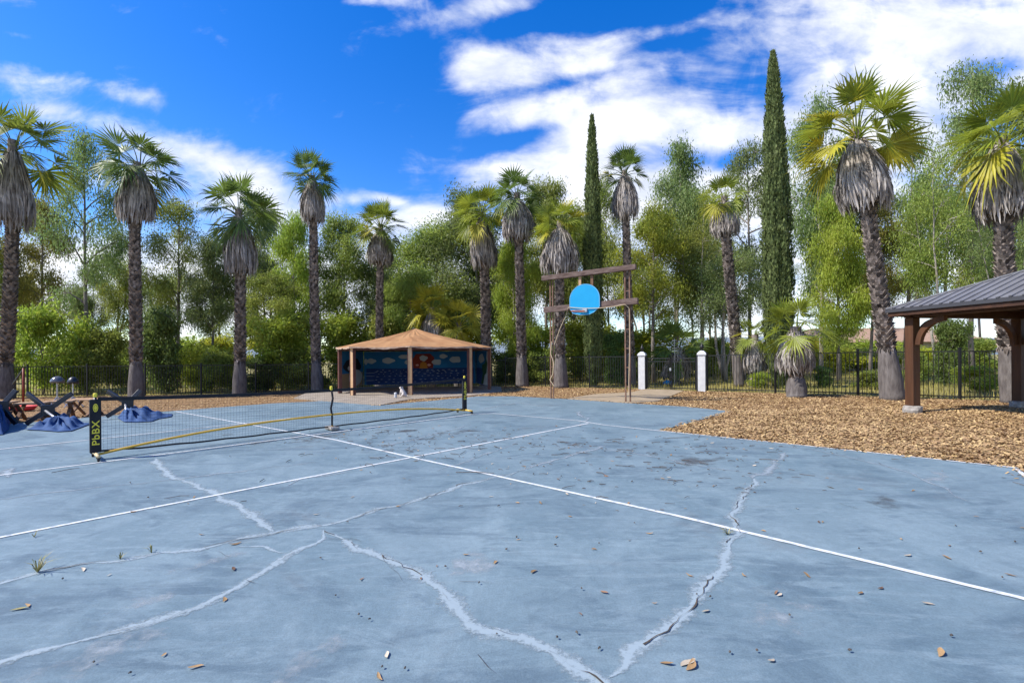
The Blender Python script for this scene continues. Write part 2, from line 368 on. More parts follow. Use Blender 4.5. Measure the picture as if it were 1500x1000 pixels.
W = bpy.data.worlds.new('World'); SC.world = W; W.use_nodes = True
def build_world():
    nt = W.node_tree; N = nt.nodes; L = nt.links
    for n in list(N): N.remove(n)
    out = N.new('ShaderNodeOutputWorld'); bg = N.new('ShaderNodeBackground'); bg.inputs['Strength'].default_value = .1
    sky = N.new('ShaderNodeTexSky'); sky.sky_type = 'NISHITA'; sky.sun_disc = False; sky.sun_elevation = SUN_EL; sky.sun_rotation = SUN_AZ
    sky.air_density = 1.0; sky.dust_density = .3; sky.ozone_density = 3.0
    hs = N.new('ShaderNodeHueSaturation'); hs.inputs['Saturation'].default_value = 1.42; hs.inputs['Value'].default_value = .86; hs.inputs['Hue'].default_value = .515
    L.new(sky.outputs[0], hs.inputs['Color'])
    tc = N.new('ShaderNodeTexCoord'); sp = N.new('ShaderNodeSeparateXYZ'); L.new(tc.outputs['Generated'], sp.inputs[0])
    def mth(op, a, b=None, c=None, clamp=False):
        n = N.new('ShaderNodeMath'); n.operation = op; n.use_clamp = clamp
        for i, v in enumerate((a, b, c)):
            if v is None: continue
            if isinstance(v, (int, float)): n.inputs[i].default_value = v
            else: L.new(v, n.inputs[i])
        return n.outputs[0]
    ay = mth('MAXIMUM', mth('ABSOLUTE', sp.outputs[1]), .02)
    u = mth('DIVIDE', sp.outputs[0], ay); v = mth('DIVIDE', sp.outputs[2], ay)
    blobs = [  # centre and half-size of each cloud bank (in view units / 694), tilt, weight
        (1290, 150, 330, 105, 8, .84), (1040, 270, 250, 62, 6, .76), (880, 90, 190, 48, 10, .86), (1430, 30, 250, 80, 0, .85),
        (700, 15, 110, 24, 12, .85), (560, -2, 60, 12, 0, .8), (715, 95, 60, 40, 20, .85), (760, 165, 80, 26, 15, .7), (780, 250, 90, 30, 5, .85), (900, 180, 130, 34, 15, .8),
        (110, 165, 130, 26, -16, .62), (30, 105, 100, 16, -12, .6), (20, 45, 30, 8, -10, .5), (160, 125, 70, 14, -20, .38), (200, 120, 80, 26, -25, .45), (325, 235, 80, 30, -16, .85), (390, 290, 110, 30, -8, .75), (130, 250, 130, 30, 0, .5),
        (610, 316, 70, 18, 4, .85), (575, 292, 60, 9, -18, .5), (530, 290, 40, 9, 0, .35), (200, 395, 330, 70, 0, .9), (750, 430, 950, 75, 0, 1.0), (1350, 330, 330, 120, 0, .6), (880, 330, 160, 50, 0, .6),
        (940, 16, 80, 22, 0, -1.15), (810, 30, 60, 12, 10, -.5), (985, 65, 70, 14, 8, -.55), (850, 118, 110, 9, 12, -.45), (1055, 238, 60, 18, 0, -.75), (760, 205, 60, 10, 15, -.5), (1175, 225, 45, 35, 0, -.55), (1440, 105, 90, 18, 12, -.5)]
    tot = None
    for cx, cy, rx, ry, rot, wgt in blobs:
        cu = (cx - 750) / F; cv = (HOR - cy) / F; a = R(rot)
        du = mth('SUBTRACT', u, cu); dv = mth('SUBTRACT', v, cv)
        p = mth('ADD', mth('MULTIPLY', du, math.cos(a) * F / rx), mth('MULTIPLY', dv, math.sin(a) * F / rx))
        q = mth('ADD', mth('MULTIPLY', du, -math.sin(a) * F / ry), mth('MULTIPLY', dv, math.cos(a) * F / ry))
        r2 = mth('ADD', mth('MULTIPLY', p, p), mth('MULTIPLY', q, q))
        e = mth('MULTIPLY', mth('POWER', 2.718, mth('MULTIPLY', r2, -.9)), wgt)
        tot = e if tot is None else mth('ADD', tot, e)
    cb = N.new('ShaderNodeCombineXYZ'); L.new(u, cb.inputs[0]); L.new(v, cb.inputs[1])
    mp = N.new('ShaderNodeMapping'); mp.inputs['Rotation'].default_value = (0, 0, R(-14)); mp.inputs['Scale'].default_value = (1.0, 2.2, 1); L.new(cb.outputs[0], mp.inputs[0])
    def noise(sc, det, ro, dist, vec):
        n = N.new('ShaderNodeTexNoise'); n.inputs['Scale'].default_value = sc; n.inputs['Detail'].default_value = det; n.inputs['Roughness'].default_value = ro
        n.inputs['Distortion'].default_value = dist; L.new(vec, n.inputs['Vector']); return n.outputs['Fac']
    n1 = noise(3.2, 10, .60, .35, mp.outputs[0]); n2 = noise(8.5, 8, .58, .5, cb.outputs[0])
    f = mth('ADD', mth('MULTIPLY', mth('SUBTRACT', n1, .5), 2.3), mth('MULTIPLY', mth('SUBTRACT', n2, .5), 1.2))
    dens = mth('ADD', mth('MINIMUM', tot, 1.25), f)
    mr = N.new('ShaderNodeMapRange'); mr.interpolation_type = 'SMOOTHSTEP'; mr.inputs['From Min'].default_value = .22; mr.inputs['From Max'].default_value = 1.2
    L.new(dens, mr.inputs['Value'])
    msk = mth('MULTIPLY', mr.outputs[0], .96)
    # bright tops, faintly grey-blue thin parts
    n3 = noise(5.0, 9, .62, .3, mp.outputs[0])
    rp = N.new('ShaderNodeValToRGB'); rp.color_ramp.elements[0].position = .30; rp.color_ramp.elements[1].position = .62
    rp.color_ramp.elements[0].color = (2.75, 3.0, 3.6, 1); rp.color_ramp.elements[1].color = (4.3, 4.35, 4.5, 1); L.new(n3, rp.inputs[0])
    mx = N.new('ShaderNodeMix'); mx.data_type = 'RGBA'; L.new(msk, mx.inputs[0]); L.new(hs.outputs[0], mx.inputs[6]); L.new(rp.outputs[0], mx.inputs[7])
    L.new(mx.outputs[2], bg.inputs['Color']); L.new(bg.outputs[0], out.inputs['Surface'])
build_world()
SC.view_settings.view_transform = 'Standard'; SC.view_settings.look = 'None'; SC.view_settings.exposure = 1.5; SC.view_settings.gamma = 1
SC.cycles.max_bounces = 6; SC.cycles.transparent_max_bounces = 8; SC.cycles.transmission_bounces = 4
SC.cycles.use_denoising = True

# ------------------------------------------------------------------ ground, mulch, court
FENCE_L = [(-27.0, 21.2), (-22.4, 21.9), (-0.35, 25.0)]
GP0 = np.array(Gd(941, 569.5)); GP1 = np.array(Gd(1028.5, 572.5))
FENCE_M = [(-0.35, 25.0), (GP0[0] - .16, GP0[1] + .05)]
FENCE_R = [(GP1[0] + .2, GP1[1] - .05), (11.75, 16.1), (13.7, 14.5), (17.6, 13.2)]

g = G()
ax = np.concatenate([[-2500, -600, -150, -70], np.linspace(-40, 40, 81), [70, 150, 600, 2500]])
ay = np.concatenate([[-2500, -400, -60], np.linspace(-20, 60, 81), [90, 200, 700, 2500]])
XX, YY = np.meshgrid(ax, ay, indexing='ij'); ZZ = terrain(XX, YY) - .05
nx, ny = XX.shape
i, j = np.meshgrid(np.arange(nx - 1), np.arange(ny - 1), indexing='ij')
q = np.stack([i * ny + j, (i + 1) * ny + j, (i + 1) * ny + j + 1, i * ny + j + 1], -1).reshape(-1, 4)
g.add(np.stack([XX, YY, ZZ], -1).reshape(-1, 3), q)
tag(g.build('ground', mt['meadow'], smooth=True), kind='structure')

def inside(poly, x, y):
    x = np.asarray(x); y = np.asarray(y); c = np.zeros(x.shape, bool); n = len(poly)
    for k in range(n):
        x0, y0 = poly[k]; x1, y1 = poly[(k + 1) % n]
        t = ((y0 > y) != (y1 > y)) & (x < (x1 - x0) * (y - y0) / (y1 - y0 + 1e-12) + x0)
        c ^= t
    return c

yard = FENCE_L + [tuple(GP0[:2]), tuple(GP1[:2])] + FENCE_R[1:] + [(22, 11), (22, -6), (-27, -6)]
cpx = [(1490, 684), (968, 630), (1072, 602), (1000, 595), (925, 590.5), (820, 583.5), (750, 580), (700, 580), (640, 586), (592, 590), (553, 594), (481, 586.5), (400, 590.5), (253, 601.5), (160, 608.5), (101, 613.5), (0, 622)]
court = [tuple(Gd(a, b, 0)[:2]) for a, b in cpx]
c0 = np.array(court[0]); cdir = np.array(court[0]) - np.array(court[1]); cdir /= np.linalg.norm(cdir); cper = np.array([cdir[1], -cdir[0]])
cper = np.array(Gd(1700, 850, 0)[:2]) - c0; cper /= np.linalg.norm(cper)
cc = tuple(c0 + cper * 14); court_poly = court + [(-26, 9.3), (-26, -6), cc]
slab_px = [(430, 583), (470, 587), (553, 593.7), (600, 584.5), (690, 579), (735, 573.5)]
slab = [tuple(Gd(a, b, 0)[:2]) for a, b in slab_px] + [(-.55, 23.6), (-1.2, 24.3), (-7.5, 23.5), (-9.0, 21.0)]
path_px = [(832, 583.4), (925, 590.2), (962, 588), (1002, 572), (985, 570.5), (946, 569.5), (926, 574), (868, 577.5)]
path = [tuple(Gd(a, b, 0)[:2]) for a, b in path_px]

g = G(); st = .2
gx = np.arange(-27, 22, st); gy = np.arange(-4, 25.2, st)
XX, YY = np.meshgrid(gx, gy, indexing='ij'); rng = np.random.default_rng(5)
ZZ = terrain(XX, YY) - .022 + rng.normal(0, .005, XX.shape)
nx, ny = XX.shape
i, j = np.meshgrid(np.arange(nx - 1), np.arange(ny - 1), indexing='ij')
keep = inside(yard, XX[:-1, :-1] + st / 2, YY[:-1, :-1] + st / 2)
shr = [(x, y) for x, y in court_poly]
keep &= ~(inside(court_poly, XX[:-1, :-1], YY[:-1, :-1]) & inside(court_poly, XX[1:, 1:], YY[1:, 1:]) & inside(court_poly, XX[1:, :-1], YY[1:, :-1]) & inside(court_poly, XX[:-1, 1:], YY[:-1, 1:]))
q = np.stack([i * ny + j, (i + 1) * ny + j, (i + 1) * ny + j + 1, i * ny + j + 1], -1)[keep]
g.add(np.stack([XX, YY, ZZ], -1).reshape(-1, 3), q)
tag(g.build('mulch_ground', mt['mulch'], smooth=True), kind='structure')

# loose wood chips
rng = np.random.default_rng(11)
def scatter(n, x0, x1, y0, y1):
    x = rng.uniform(x0, x1, n); y = rng.uniform(y0, y1, n)
    k = inside(yard, x, y) & ~inside(court_poly, x, y) & ~inside(slab, x, y) & ~inside(path, x, y)
    return x[k], y[k]
xs, ys = [], []
for n, b in [(80000, (2.5, 13, 5.5, 13)), (34000, (2.5, 16, 12, 20)), (16000, (-1, 9, 15, 25)), (16000, (-26, -5, 10, 25)), (7000, (-6, 1, 14.5, 20)), (4000, (12, 18, 5, 14)), (22000, (2, 13, -3, 5.5))]:
    a, c = scatter(n, *b); xs.append(a); ys.append(c)
x = np.concatenate(xs); y = np.concatenate(ys); n = len(x)
# a few kicked onto the court edge
x = x + rng.normal(0, .07, n); y = y + rng.normal(0, .07, n)
z = terrain(x, y) - .012 + rng.uniform(0, .022, n)
z = np.where(inside(court_poly, x, y), np.maximum(z, .008), z)
az = rng.uniform(0, 2 * PI, n); L = rng.uniform(.02, .075, n) * rng.choice([1, 1, 1, 1.5], n); Wd = rng.uniform(.012, .038, n)
tl = rng.normal(0, .28, n); tw = rng.normal(0, .35, n)
d = np.stack([np.cos(az) * np.cos(tl), np.sin(az) * np.cos(tl), np.sin(tl)], -1)
w = np.stack([-np.sin(az) * np.cos(tw), np.cos(az) * np.cos(tw), np.sin(tw)], -1)
c = np.stack([x, y, z], -1); hl = (L / 2)[:, None] * d; hw = (Wd / 2)[:, None] * w
V = np.stack([c - hl - hw, c + hl * .9 - hw * .7, c + hl + hw, c - hl * .85 + hw * .8], 1).reshape(-1, 3)
g = G(); g.add(V, np.arange(4 * n).reshape(-1, 4))
tag(g.build('mulch_chips', mt['chip']), 'tan wood chips covering the ground around the blue court', 'mulch', kind='stuff')

# the court
court_o = None
g = G(); g.prism(court_poly, -.06, 0); court_o = g.build('court', mt['court']); tag(court_o, kind='structure')

def smooth_noise(rg, n, k):
    q = np.convolve(rg.normal(0, 1, n + 2 * k), np.hanning(k + 2)[1:-1], 'valid')[:n]
    return q / (q.std() + 1e-6)

def court_path(pts, seed=0, jag=0.0, ds=.05):
    """surveyed points resampled along the court, with a wandering line between them"""
    rg = np.random.default_rng(seed)
    p = np.array([Gd(a, b, 0)[:2] for a, b in pts])
    cum = np.concatenate([[0], np.cumsum(np.linalg.norm(np.diff(p, axis=0), axis=1))])
    n = int(min(700, max(8, cum[-1] / ds))); t = np.linspace(0, cum[-1], n)
    p = np.stack([np.interp(t, cum, p[:, 0]), np.interp(t, cum, p[:, 1])], -1)
    if jag:
        w = np.ones(5) / 5
        for c in (0, 1): p[2:-2, c] = np.convolve(p[:, c], w, 'valid')
        tg = np.gradient(p, axis=0); tg /= np.linalg.norm(tg, axis=1)[:, None] + 1e-9; nn = np.stack([-tg[:, 1], tg[:, 0]], -1)
        env = np.minimum(1, np.minimum(t, cum[-1] - t) / .3)
        p = p + nn * ((smooth_noise(rg, n, 13) * .9 + smooth_noise(rg, n, 4) * .3) * jag * env)[:, None]
    return p

def strip(p, wl, wr, zz, mat_name, name):
    t = np.gradient(p, axis=0); k = np.ones(5) / 5
    if len(p) > 8:
        for c in (0, 1): t[2:-2, c] = np.convolve(t[:, c], k, 'valid')
    t /= np.linalg.norm(t, axis=1)[:, None] + 1e-9
    nn = np.stack([-t[:, 1], t[:, 0]], -1); m = len(p)
    if mat_name.startswith('crack_f'):
        V = np.concatenate([np.c_[p + nn * wl[:, None], np.full(m, zz)], np.c_[p, np.full(m, zz)], np.c_[p - nn * wr[:, None], np.full(m, zz)]])
        i = np.arange(m - 1); q = np.concatenate([np.stack([i, i + m, i + m + 1, i + 1], -1), np.stack([i + m, i + 2 * m, i + 2 * m + 1, i + m + 1], -1)])
        g = G(); g.add(V, q); o = g.build(name, mt[mat_name], court_o)
        e = np.zeros(3 * m, np.float32); e[m:2 * m] = 1; e[[m, 2 * m - 1]] = 0
        at = o.data.attributes.new('edge', 'FLOAT', 'POINT'); at.data.foreach_set('value', e); return o
    V = np.concatenate([np.c_[p + nn * wl[:, None], np.full(m, zz)], np.c_[p - nn * wr[:, None], np.full(m, zz)]])
    i = np.arange(m - 1); q = np.stack([i, i + m, i + m + 1, i + 1], -1)
    g = G(); g.add(V, q)
    return g.build(name, mt[mat_name], court_o)

LINES = [[(-260, 838), (0, 787), (400, 709), (862, 620)], [(-300, 735), (0, 696), (350, 651), (692, 607)], [(-300, 690), (0, 658), (133, 644), (320, 624), (425, 612.5)],
         [(256, 602.5), (400, 628), (490, 644), (590, 667), (1000, 757.5), (1500, 877), (1900, 990)],
         [(692, 607), (722, 605.5), (846, 616), (882, 622), (968, 631.2)], [(968, 631.2), (1230, 658), (1488, 685.2)], [(1486.5, 685.5), (1694, 850)]]
for k, l in enumerate(LINES):
    p = court_path(l, k, 0, .08); ok = inside(court_poly, p[:, 0], p[:, 1]); p = p[ok] if k < 4 else p; rg = np.random.default_rng(k); w = (.05 if k < 4 else .045) / 2
    strip(p, w + smooth_noise(rg, len(p), 2) * .0012, w + smooth_noise(rg, len(p), 2) * .0012, .0050 + .0003 * k, 'line', 'painted_line')
CR = [
 ([(228, 671), (245, 690), (262, 703), (290, 712), (315, 720), (345, 738), (355, 748), (372, 758), (390, 772), (402, 779)], .10, 'crack_fill', 0),
 ([(-160, 905), (0, 858), (60, 838), (110, 828), (180, 820), (220, 812), (290, 804), (350, 790), (400, 778), (440, 772), (475, 770), (510, 760), (560, 747), (630, 726), (680, 709), (715, 702), (760, 690)], .075, 'crack_fill', 1),
 ([(475, 774), (470, 790), (420, 815), (360, 850), (320, 878), (250, 900), (170, 920), (90, 945), (0, 970), (-150, 1010)], .07, 'crack_fill', 0),
 ([(345, 800), (390, 803), (422, 811)], .045, 'crack_fill', 0),
 ([(475, 778), (520, 800), (560, 815), (600, 835), (640, 855), (665, 880), (700, 908), (740, 922), (790, 940), (830, 965), (890, 995), (930, 1030), (960, 1080)], .085, 'crack_fill', 1),
 ([(886, 996), (930, 975), (922, 955), (960, 935), (985, 910), (1010, 890), (1040, 860), (1060, 835), (1075, 815), (1068, 790), (1080, 765), (1078, 745), (1092, 725), (1105, 700)], .085, 'crack_fill', 1),
 ([(1100, 702), (1130, 685), (1152, 662)], .14, 'crack_faint', 0),
 ([(-40, 736), (60, 722), (150, 713), (220, 707), (290, 698), (350, 690), (470, 676)], .05, 'crack_faint', 0),
 ([(760, 690), (820, 672), (850, 662), (890, 652)], .09, 'crack_faint', 0),
 ([(800, 655), (850, 655), (920, 662), (1010, 680), (1090, 692)], .06, 'crack_faint', 0),
 ([(560, 655), (620, 640), (660, 630), (690, 622)], .06, 'crack_faint', 0),
 ([(640, 690), (690, 672), (740, 655), (760, 646)], .05, 'crack_faint', 0),
 ([(850, 602), (846, 608), (862, 613), (850, 620)], .12, 'crack_faint', 0), ([(700, 600), (760, 590), (800, 596)], .1, 'crack_faint', 0),
 ([(1090, 648), (1200, 660), (1330, 690), (1420, 735)], .05, 'crack_faint', 0),
 ([(420, 712), (440, 700), (520, 690)], .05, 'crack_faint', 0),
 ([(0, 690), (20, 685), (12, 700)], .12, 'crack_faint', 0)]
for k, (l, wd, mn, dk) in enumerate(CR):
    rg = np.random.default_rng(60 + k)
    p = court_path(l, 20 + k, .022, .04); n = len(p); e = np.minimum(1, np.minimum(np.arange(n), np.arange(n)[::-1]) / 8 + .1)
    ed = lambda: wd * .78 * np.clip(.85 + .32 * smooth_noise(rg, n, 9) + .22 * smooth_noise(rg, n, 2), .25, 1.8) * e
    strip(p, ed(), ed(), .0020 + .00012 * k, mn, 'crack_repair')
    if dk or mn == 'crack_fill':
        tg = np.gradient(p, axis=0); tg /= np.linalg.norm(tg, axis=1)[:, None] + 1e-9; nn = np.stack([-tg[:, 1], tg[:, 0]], -1)
        p2 = p + nn * (smooth_noise(rg, n, 2) * .008 + smooth_noise(rg, n, 11) * .008)[:, None]
        w = (.0034 if dk else .0017) * np.clip(.7 + .6 * smooth_noise(rg, n, 6), .05, 2.2); on = smooth_noise(rg, n, 14) > (-1.1 if dk else -.1); i = 0
        while i < n:
            if not on[i]: i += 1; continue
            j = i
            while j < n and on[j]: j += 1
            if j - i > 4: strip(p2[i:j], w[i:j], w[i:j], .0075 + .0001 * k, 'crack_dark', 'crack_opening')
            i = j
for k, l in enumerate([[(560, 815), (585, 842), (592, 856)], [(640, 855), (690, 850), (735, 858)], [(1040, 860), (1062, 872), (1100, 878)], [(700, 960), (730, 985), (742, 1004)], [(480, 790), (520, 792), (560, 800)], [(300, 803), (330, 815), (352, 818)], [(1085, 740), (1120, 745), (1150, 742)], [(1230, 738), (1270, 750), (1300, 756)], [(1250, 668), (1330, 690), (1390, 704)], [(360, 850), (385, 858), (420, 858)]]):
    p = court_path(l, 300 + k, .02, .03); rg = np.random.default_rng(400 + k); n = len(p)
    w = .0015 * np.clip(.8 + .5 * smooth_noise(rg, n, 4), .1, 2) * np.minimum(1, np.arange(n)[::-1] / 8)
    strip(p, w, w, .0085 + .0001 * k, 'crack_dark', 'hairline_crack')
def patch(px, py, rx, ry, mn, name, rot=0, zz=.003):
    c = Gd(px, py, 0)[:2]; n = 28; rings = 6; V = [(c[0], c[1], zz)]; E = [1.0]
    for r in range(1, rings + 1):
        for k in range(n):
            a = 2 * PI * k / n; x, y = rx * math.cos(a) * r / rings, ry * math.sin(a) * r / rings
            V.append((c[0] + x * math.cos(rot) - y * math.sin(rot), c[1] + x * math.sin(rot) + y * math.cos(rot), zz)); E.append(1 - r / rings)
    Fa = [(0, 1 + k, 1 + (k + 1) % n) for k in range(n)]
    for r in range(rings - 1):
        Fa += [(1 + r * n + k, 1 + (r + 1) * n + k, 1 + (r + 1) * n + (k + 1) % n, 1 + r * n + (k + 1) % n) for k in range(n)]
    g = G(); g.add(V, Fa); o = g.build(name, mt[mn], court_o)
    at = o.data.attributes.new('edge', 'FLOAT', 'POINT'); at.data.foreach_set('value', np.array(E, np.float32))
for k, (a, b, rx, ry, mn, nm) in enumerate([(468, 640, 1.5, 1.1, 'stain', 'dirt_stain'), (380, 648, .9, .5, 'stain', 'dirt_stain'), (1020, 676, 1.2, .7, 'stain', 'dirt_stain'), (590, 632, .8, .5, 'stain', 'dirt_stain'), (1290, 735, .7, .3, 'stain', 'dirt_stain'),
        (680, 632, .8, .5, 'stain', 'dirt_stain'), (250, 870, .7, .35, 'stain_pale', 'paint_scuff'), (320, 820, .9, .25, 'stain_pale', 'paint_scuff'), (450, 960, .8, .5, 'stain_pale', 'paint_scuff'), (1380, 700, 1.2, .5, 'stain_pale', 'paint_scuff'), (1150, 900, .8, .5, 'stain_pale', 'paint_scuff'), (700, 820, .9, .6, 'stain_pale', 'paint_scuff'), (130, 960, .9, .5, 'stain_pale', 'paint_scuff')]):
    patch(a, b, rx, ry, mn, nm, rot=.75, zz=.0008 + .00008 * k)

g = G(); g.prism(slab, -.05, .006); tag(g.build('gazebo_pavement', mt['slab']), kind='structure')
g = G(); g.prism(path, -.05, .008); tag(g.build('gate_path', mt['path']), kind='structure')

# far ground: ridge line
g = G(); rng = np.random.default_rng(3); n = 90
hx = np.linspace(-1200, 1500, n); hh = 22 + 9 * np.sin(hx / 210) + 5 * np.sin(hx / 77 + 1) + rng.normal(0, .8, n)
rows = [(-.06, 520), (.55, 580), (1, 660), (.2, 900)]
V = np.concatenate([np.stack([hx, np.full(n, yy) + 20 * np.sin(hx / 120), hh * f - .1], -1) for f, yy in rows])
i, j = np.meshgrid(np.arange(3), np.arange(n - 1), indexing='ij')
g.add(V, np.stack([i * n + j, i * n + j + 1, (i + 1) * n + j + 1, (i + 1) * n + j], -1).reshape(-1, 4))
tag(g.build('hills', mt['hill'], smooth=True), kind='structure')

# meadow grass beyond the fence
rng = np.random.default_rng(8); n = 90000
x = rng.uniform(-30, 34, n); y = 11 + 30 * rng.random(n) ** 1.3
k = ~inside(yard, x, y) & (y > 12 + np.maximum(0, -(x - 14)) * .2) & (np.abs(x / np.maximum(y, 1)) < 1.2)
x, y = x[k], y[k]; n = len(x); z = terrain(x, y) - .05
az = rng.uniform(0, 2 * PI, n); h = rng.uniform(.06, .26, n); ln = rng.normal(0, .4, n)
c = np.stack([x, y, z], -1); w = np.stack([np.cos(az), np.sin(az), 0 * az], -1) * .012
tip = c + np.stack([-np.sin(az) * h * ln, np.cos(az) * h * ln, h], -1)
V = np.stack([c - w, c + w, tip], 1).reshape(-1, 3)
g = G(); g.add(V, np.arange(3 * n).reshape(-1, 3)); tag(g.build('meadow_grass', mt['grass']), 'dry yellow green meadow grass beyond the iron fence', 'grass', kind='stuff')

# ------------------------------------------------------------------ fences and gate
def fence(pts, h, label, spacing=2.4):
    t = thing('iron_fence', (pts[0][0], pts[0][1], TZ(*pts[0]) - .02), label, 'fence', 'iron fences around the yard')
    for a, b in zip(pts[:-1], pts[1:]):
        a = np.array(a, float); b = np.array(b, float); Ln = np.linalg.norm(b - a); m = max(1, round(Ln / spacing))
        for k in range(m):
            p = a + (b - a) * k / m; q_ = a + (b - a) * (k + 1) / m
            zp, zq = TZ(*p) - .02, TZ(*q_) - .02
            g = G(); g.box((p[0], p[1], zp + (h + .07) / 2 - .1), (.06, .06, h + .27)); g.box((p[0], p[1], zp + h + .085), (.075, .075, .03)); g.build('post', mt['iron'], t)
            dd = (q_ - p) / np.linalg.norm(q_ - p)
            g = G()
            for zz in (h - .02, .10):
                g.beam((p[0] + dd[0] * .03, p[1] + dd[1] * .03, zp + zz), (q_[0] - dd[0] * .03, q_[1] - dd[1] * .03, zq + zz), .028, .035)
            npk = int(np.linalg.norm(q_ - p) / .115)
            for s in range(1, npk):
                f = s / npk; x, y = p + (q_ - p) * f; zz = zp + (zq - zp) * f
                g.box((x, y, zz + (h - .04 + .03) / 2), (.017, .017, h - .075), [[dd[0], dd[1], 0], [-dd[1], dd[0], 0], [0, 0, 1]])
            g.build('panel', mt['iron'], t)
    p = np.array(pts[-1]); zp = TZ(*p)
    g = G(); g.box((p[0], p[1], zp + (h + .07) / 2 - .12), (.06, .06, h + .27)); g.build('post', mt['iron'], t)
fence(FENCE_L, 1.42, 'long black iron picket fence behind the gazebo and the left palms')
fence(FENCE_M, 1.5, 'black iron picket fence behind the basketball frame, left of the gate')
fence(FENCE_R, 1.5, 'black iron picket fence running from the gate towards the wooden pavilion')

for (gp, lab) in ((GP0, 'white square gate post nearer the basketball frame, with black finial'), (GP1, 'white square gate post nearer the tall cypress, with black finial')):
    z0 = TZ(gp[0], gp[1]) - .03
    t = thing('gate_post', (gp[0], gp[1], z0), lab, 'gate post', 'white gate posts')
    a = R(-28); A = [[math.cos(a), math.sin(a), 0], [-math.sin(a), math.cos(a), 0], [0, 0, 1]]
    g = G(); g.box((gp[0], gp[1], z0 + .76), (.29, .29, 1.52), A); g.build('shaft', mt['white_post'], t, bevel=.012)
    g = G(); c = np.array([gp[0], gp[1], z0])
    sq = lambda r, z: [c + np.array([r * math.cos(a + PI / 4 + k * PI / 2), r * math.sin(a + PI / 4 + k * PI / 2), z]) for k in range(4)]
    V = sq(.25, 1.523) + sq(.25, 1.575) + sq(.20, 1.63) + sq(.09, 1.70)
    Fa = [(3, 2, 1, 0), (12, 13, 14, 15)] + [(r * 4 + k, r * 4 + (k + 1) % 4, (r + 1) * 4 + (k + 1) % 4, (r + 1) * 4 + k) for r in range(3) for k in range(4)]
    g.add(V, Fa); g.build('cap', mt['white_post'], t)
    g = G(); g.lathe([(.05, 1.703), (.03, 1.73), (.03, 1.77), (.075, 1.80), (.085, 1.88), (.045, 1.93), (.02, 2.0), (.005, 2.06)], c, 12); g.build('finial', mt['iron'], t, smooth=True)
gd = GP1[:2] - GP0[:2]; gl = np.linalg.norm(gd); gd /= gl
gt = thing('iron_gate', (*((GP0[:2] + GP1[:2]) / 2), -.02), 'closed black double iron gate between two white posts', 'gate')
A = [[gd[0], gd[1], 0], [-gd[1], gd[0], 0], [0, 0, 1]]
mid = (GP0[:2] + GP1[:2]) / 2
for s in (-1, 1):
    g = G(); x0, x1 = .02, gl / 2 - .24
    pt = lambda f, z: (mid[0] + gd[0] * s * f, mid[1] + gd[1] * s * f, z)
    for zz in (.10, 1.24, 1.37): g.beam(pt(x0, zz), pt(x1, zz), .03, .04)
    for f in (x0 + .02, x1 - .02): g.beam(pt(f, .06), pt(f, 1.39), .045, .045)
    for k in range(1, 9): f = x0 + (x1 - x0) * k / 9; g.box(pt(f, .66), (.017, .017, 1.12), A)
    g.build('gate_leaf', mt['iron'], gt)
    g = G(); g.box(pt(gl / 2 - .185, .76), (.07, .08, 1.5), A); g.build('hinge_post', mt['iron'], gt)
g = G(); g.box((mid[0] - gd[1] * -.05, mid[1] - gd[0] * .05, .9), (.07, .05, .12), A); g.build('latch', mt['steel'], gt)

# ------------------------------------------------------------------ palms
def frond(rg, base, az, el, pet, rad, nseg=22, droop=.5):
    """one fan frond: returns vertex and face lists"""
    ca, sa = math.cos(az), math.sin(az)
    hd = np.array([ca, sa, 0.0]); up = np.array([0, 0, 1.0]); side = np.array([-sa, ca, 0.0])
    # petiole arc
    n = 5; pts = [np.array(base, float)]; e = el
    for k in range(n):
        pts.append(pts[-1] + (hd * math.cos(e) + up * math.sin(e)) * pet / n); e -= droop * .22
    tip = pts[-1]; axd = hd * math.cos(e) + up * math.sin(e); nrm = np.cross(axd, side); nrm /= np.linalg.norm(nrm)
    if nrm[2] < 0: nrm = -nrm
    cup = rg.uniform(.12, .4); V = []; Fa = []
    spread = R(rg.uniform(105, 125)); da = 2 * spread / nseg
    twist = rg.normal(0, .5); side2 = side * math.cos(twist) + nrm * math.sin(twist); nrm2 = np.cross(axd, side2); nrm2 = nrm2 if nrm2 @ nrm > 0 else -nrm2
    for k in range(nseg):
        an = -spread + da * (k + .5)
        dr = axd * math.cos(an) + side2 * math.sin(an) + nrm2 * cup * (abs(math.sin(an)) ** 1.5)
        dr /= np.linalg.norm(dr)
        ln = rad * (.74 + .26 * math.cos(an * .8)) * rg.uniform(.9, 1.08)
        sdv = np.cross(dr, nrm2); sdv /= np.linalg.norm(sdv)
        rm = ln * .48; hwm = rm * math.tan(da / 2) * 1.02; fold = .35 * hwm
        dp = rg.uniform(.3, 1.0) * droop
        b0 = tip + dr * .02
        m0 = tip + dr * rm - up * dp * .10 * ln
        m1 = tip + dr * ln * .78 - up * dp * .22 * ln
        t1 = tip + (dr + rg.normal(0, .06, 3)) * ln * 1.02 - up * dp * .52 * ln
        o = len(V)
        V += [b0, m0 - sdv * hwm, m0 + nrm2 * fold, m0 + sdv * hwm, m1 - sdv * hwm * .34, m1 + sdv * hwm * .34, t1]
        Fa += [(o, o + 1, o + 2), (o, o + 2, o + 3), (o + 1, o + 4, o + 5, o + 2), (o + 2, o + 5, o + 3), (o + 4, o + 6, o + 5)]
    return pts, V, Fa

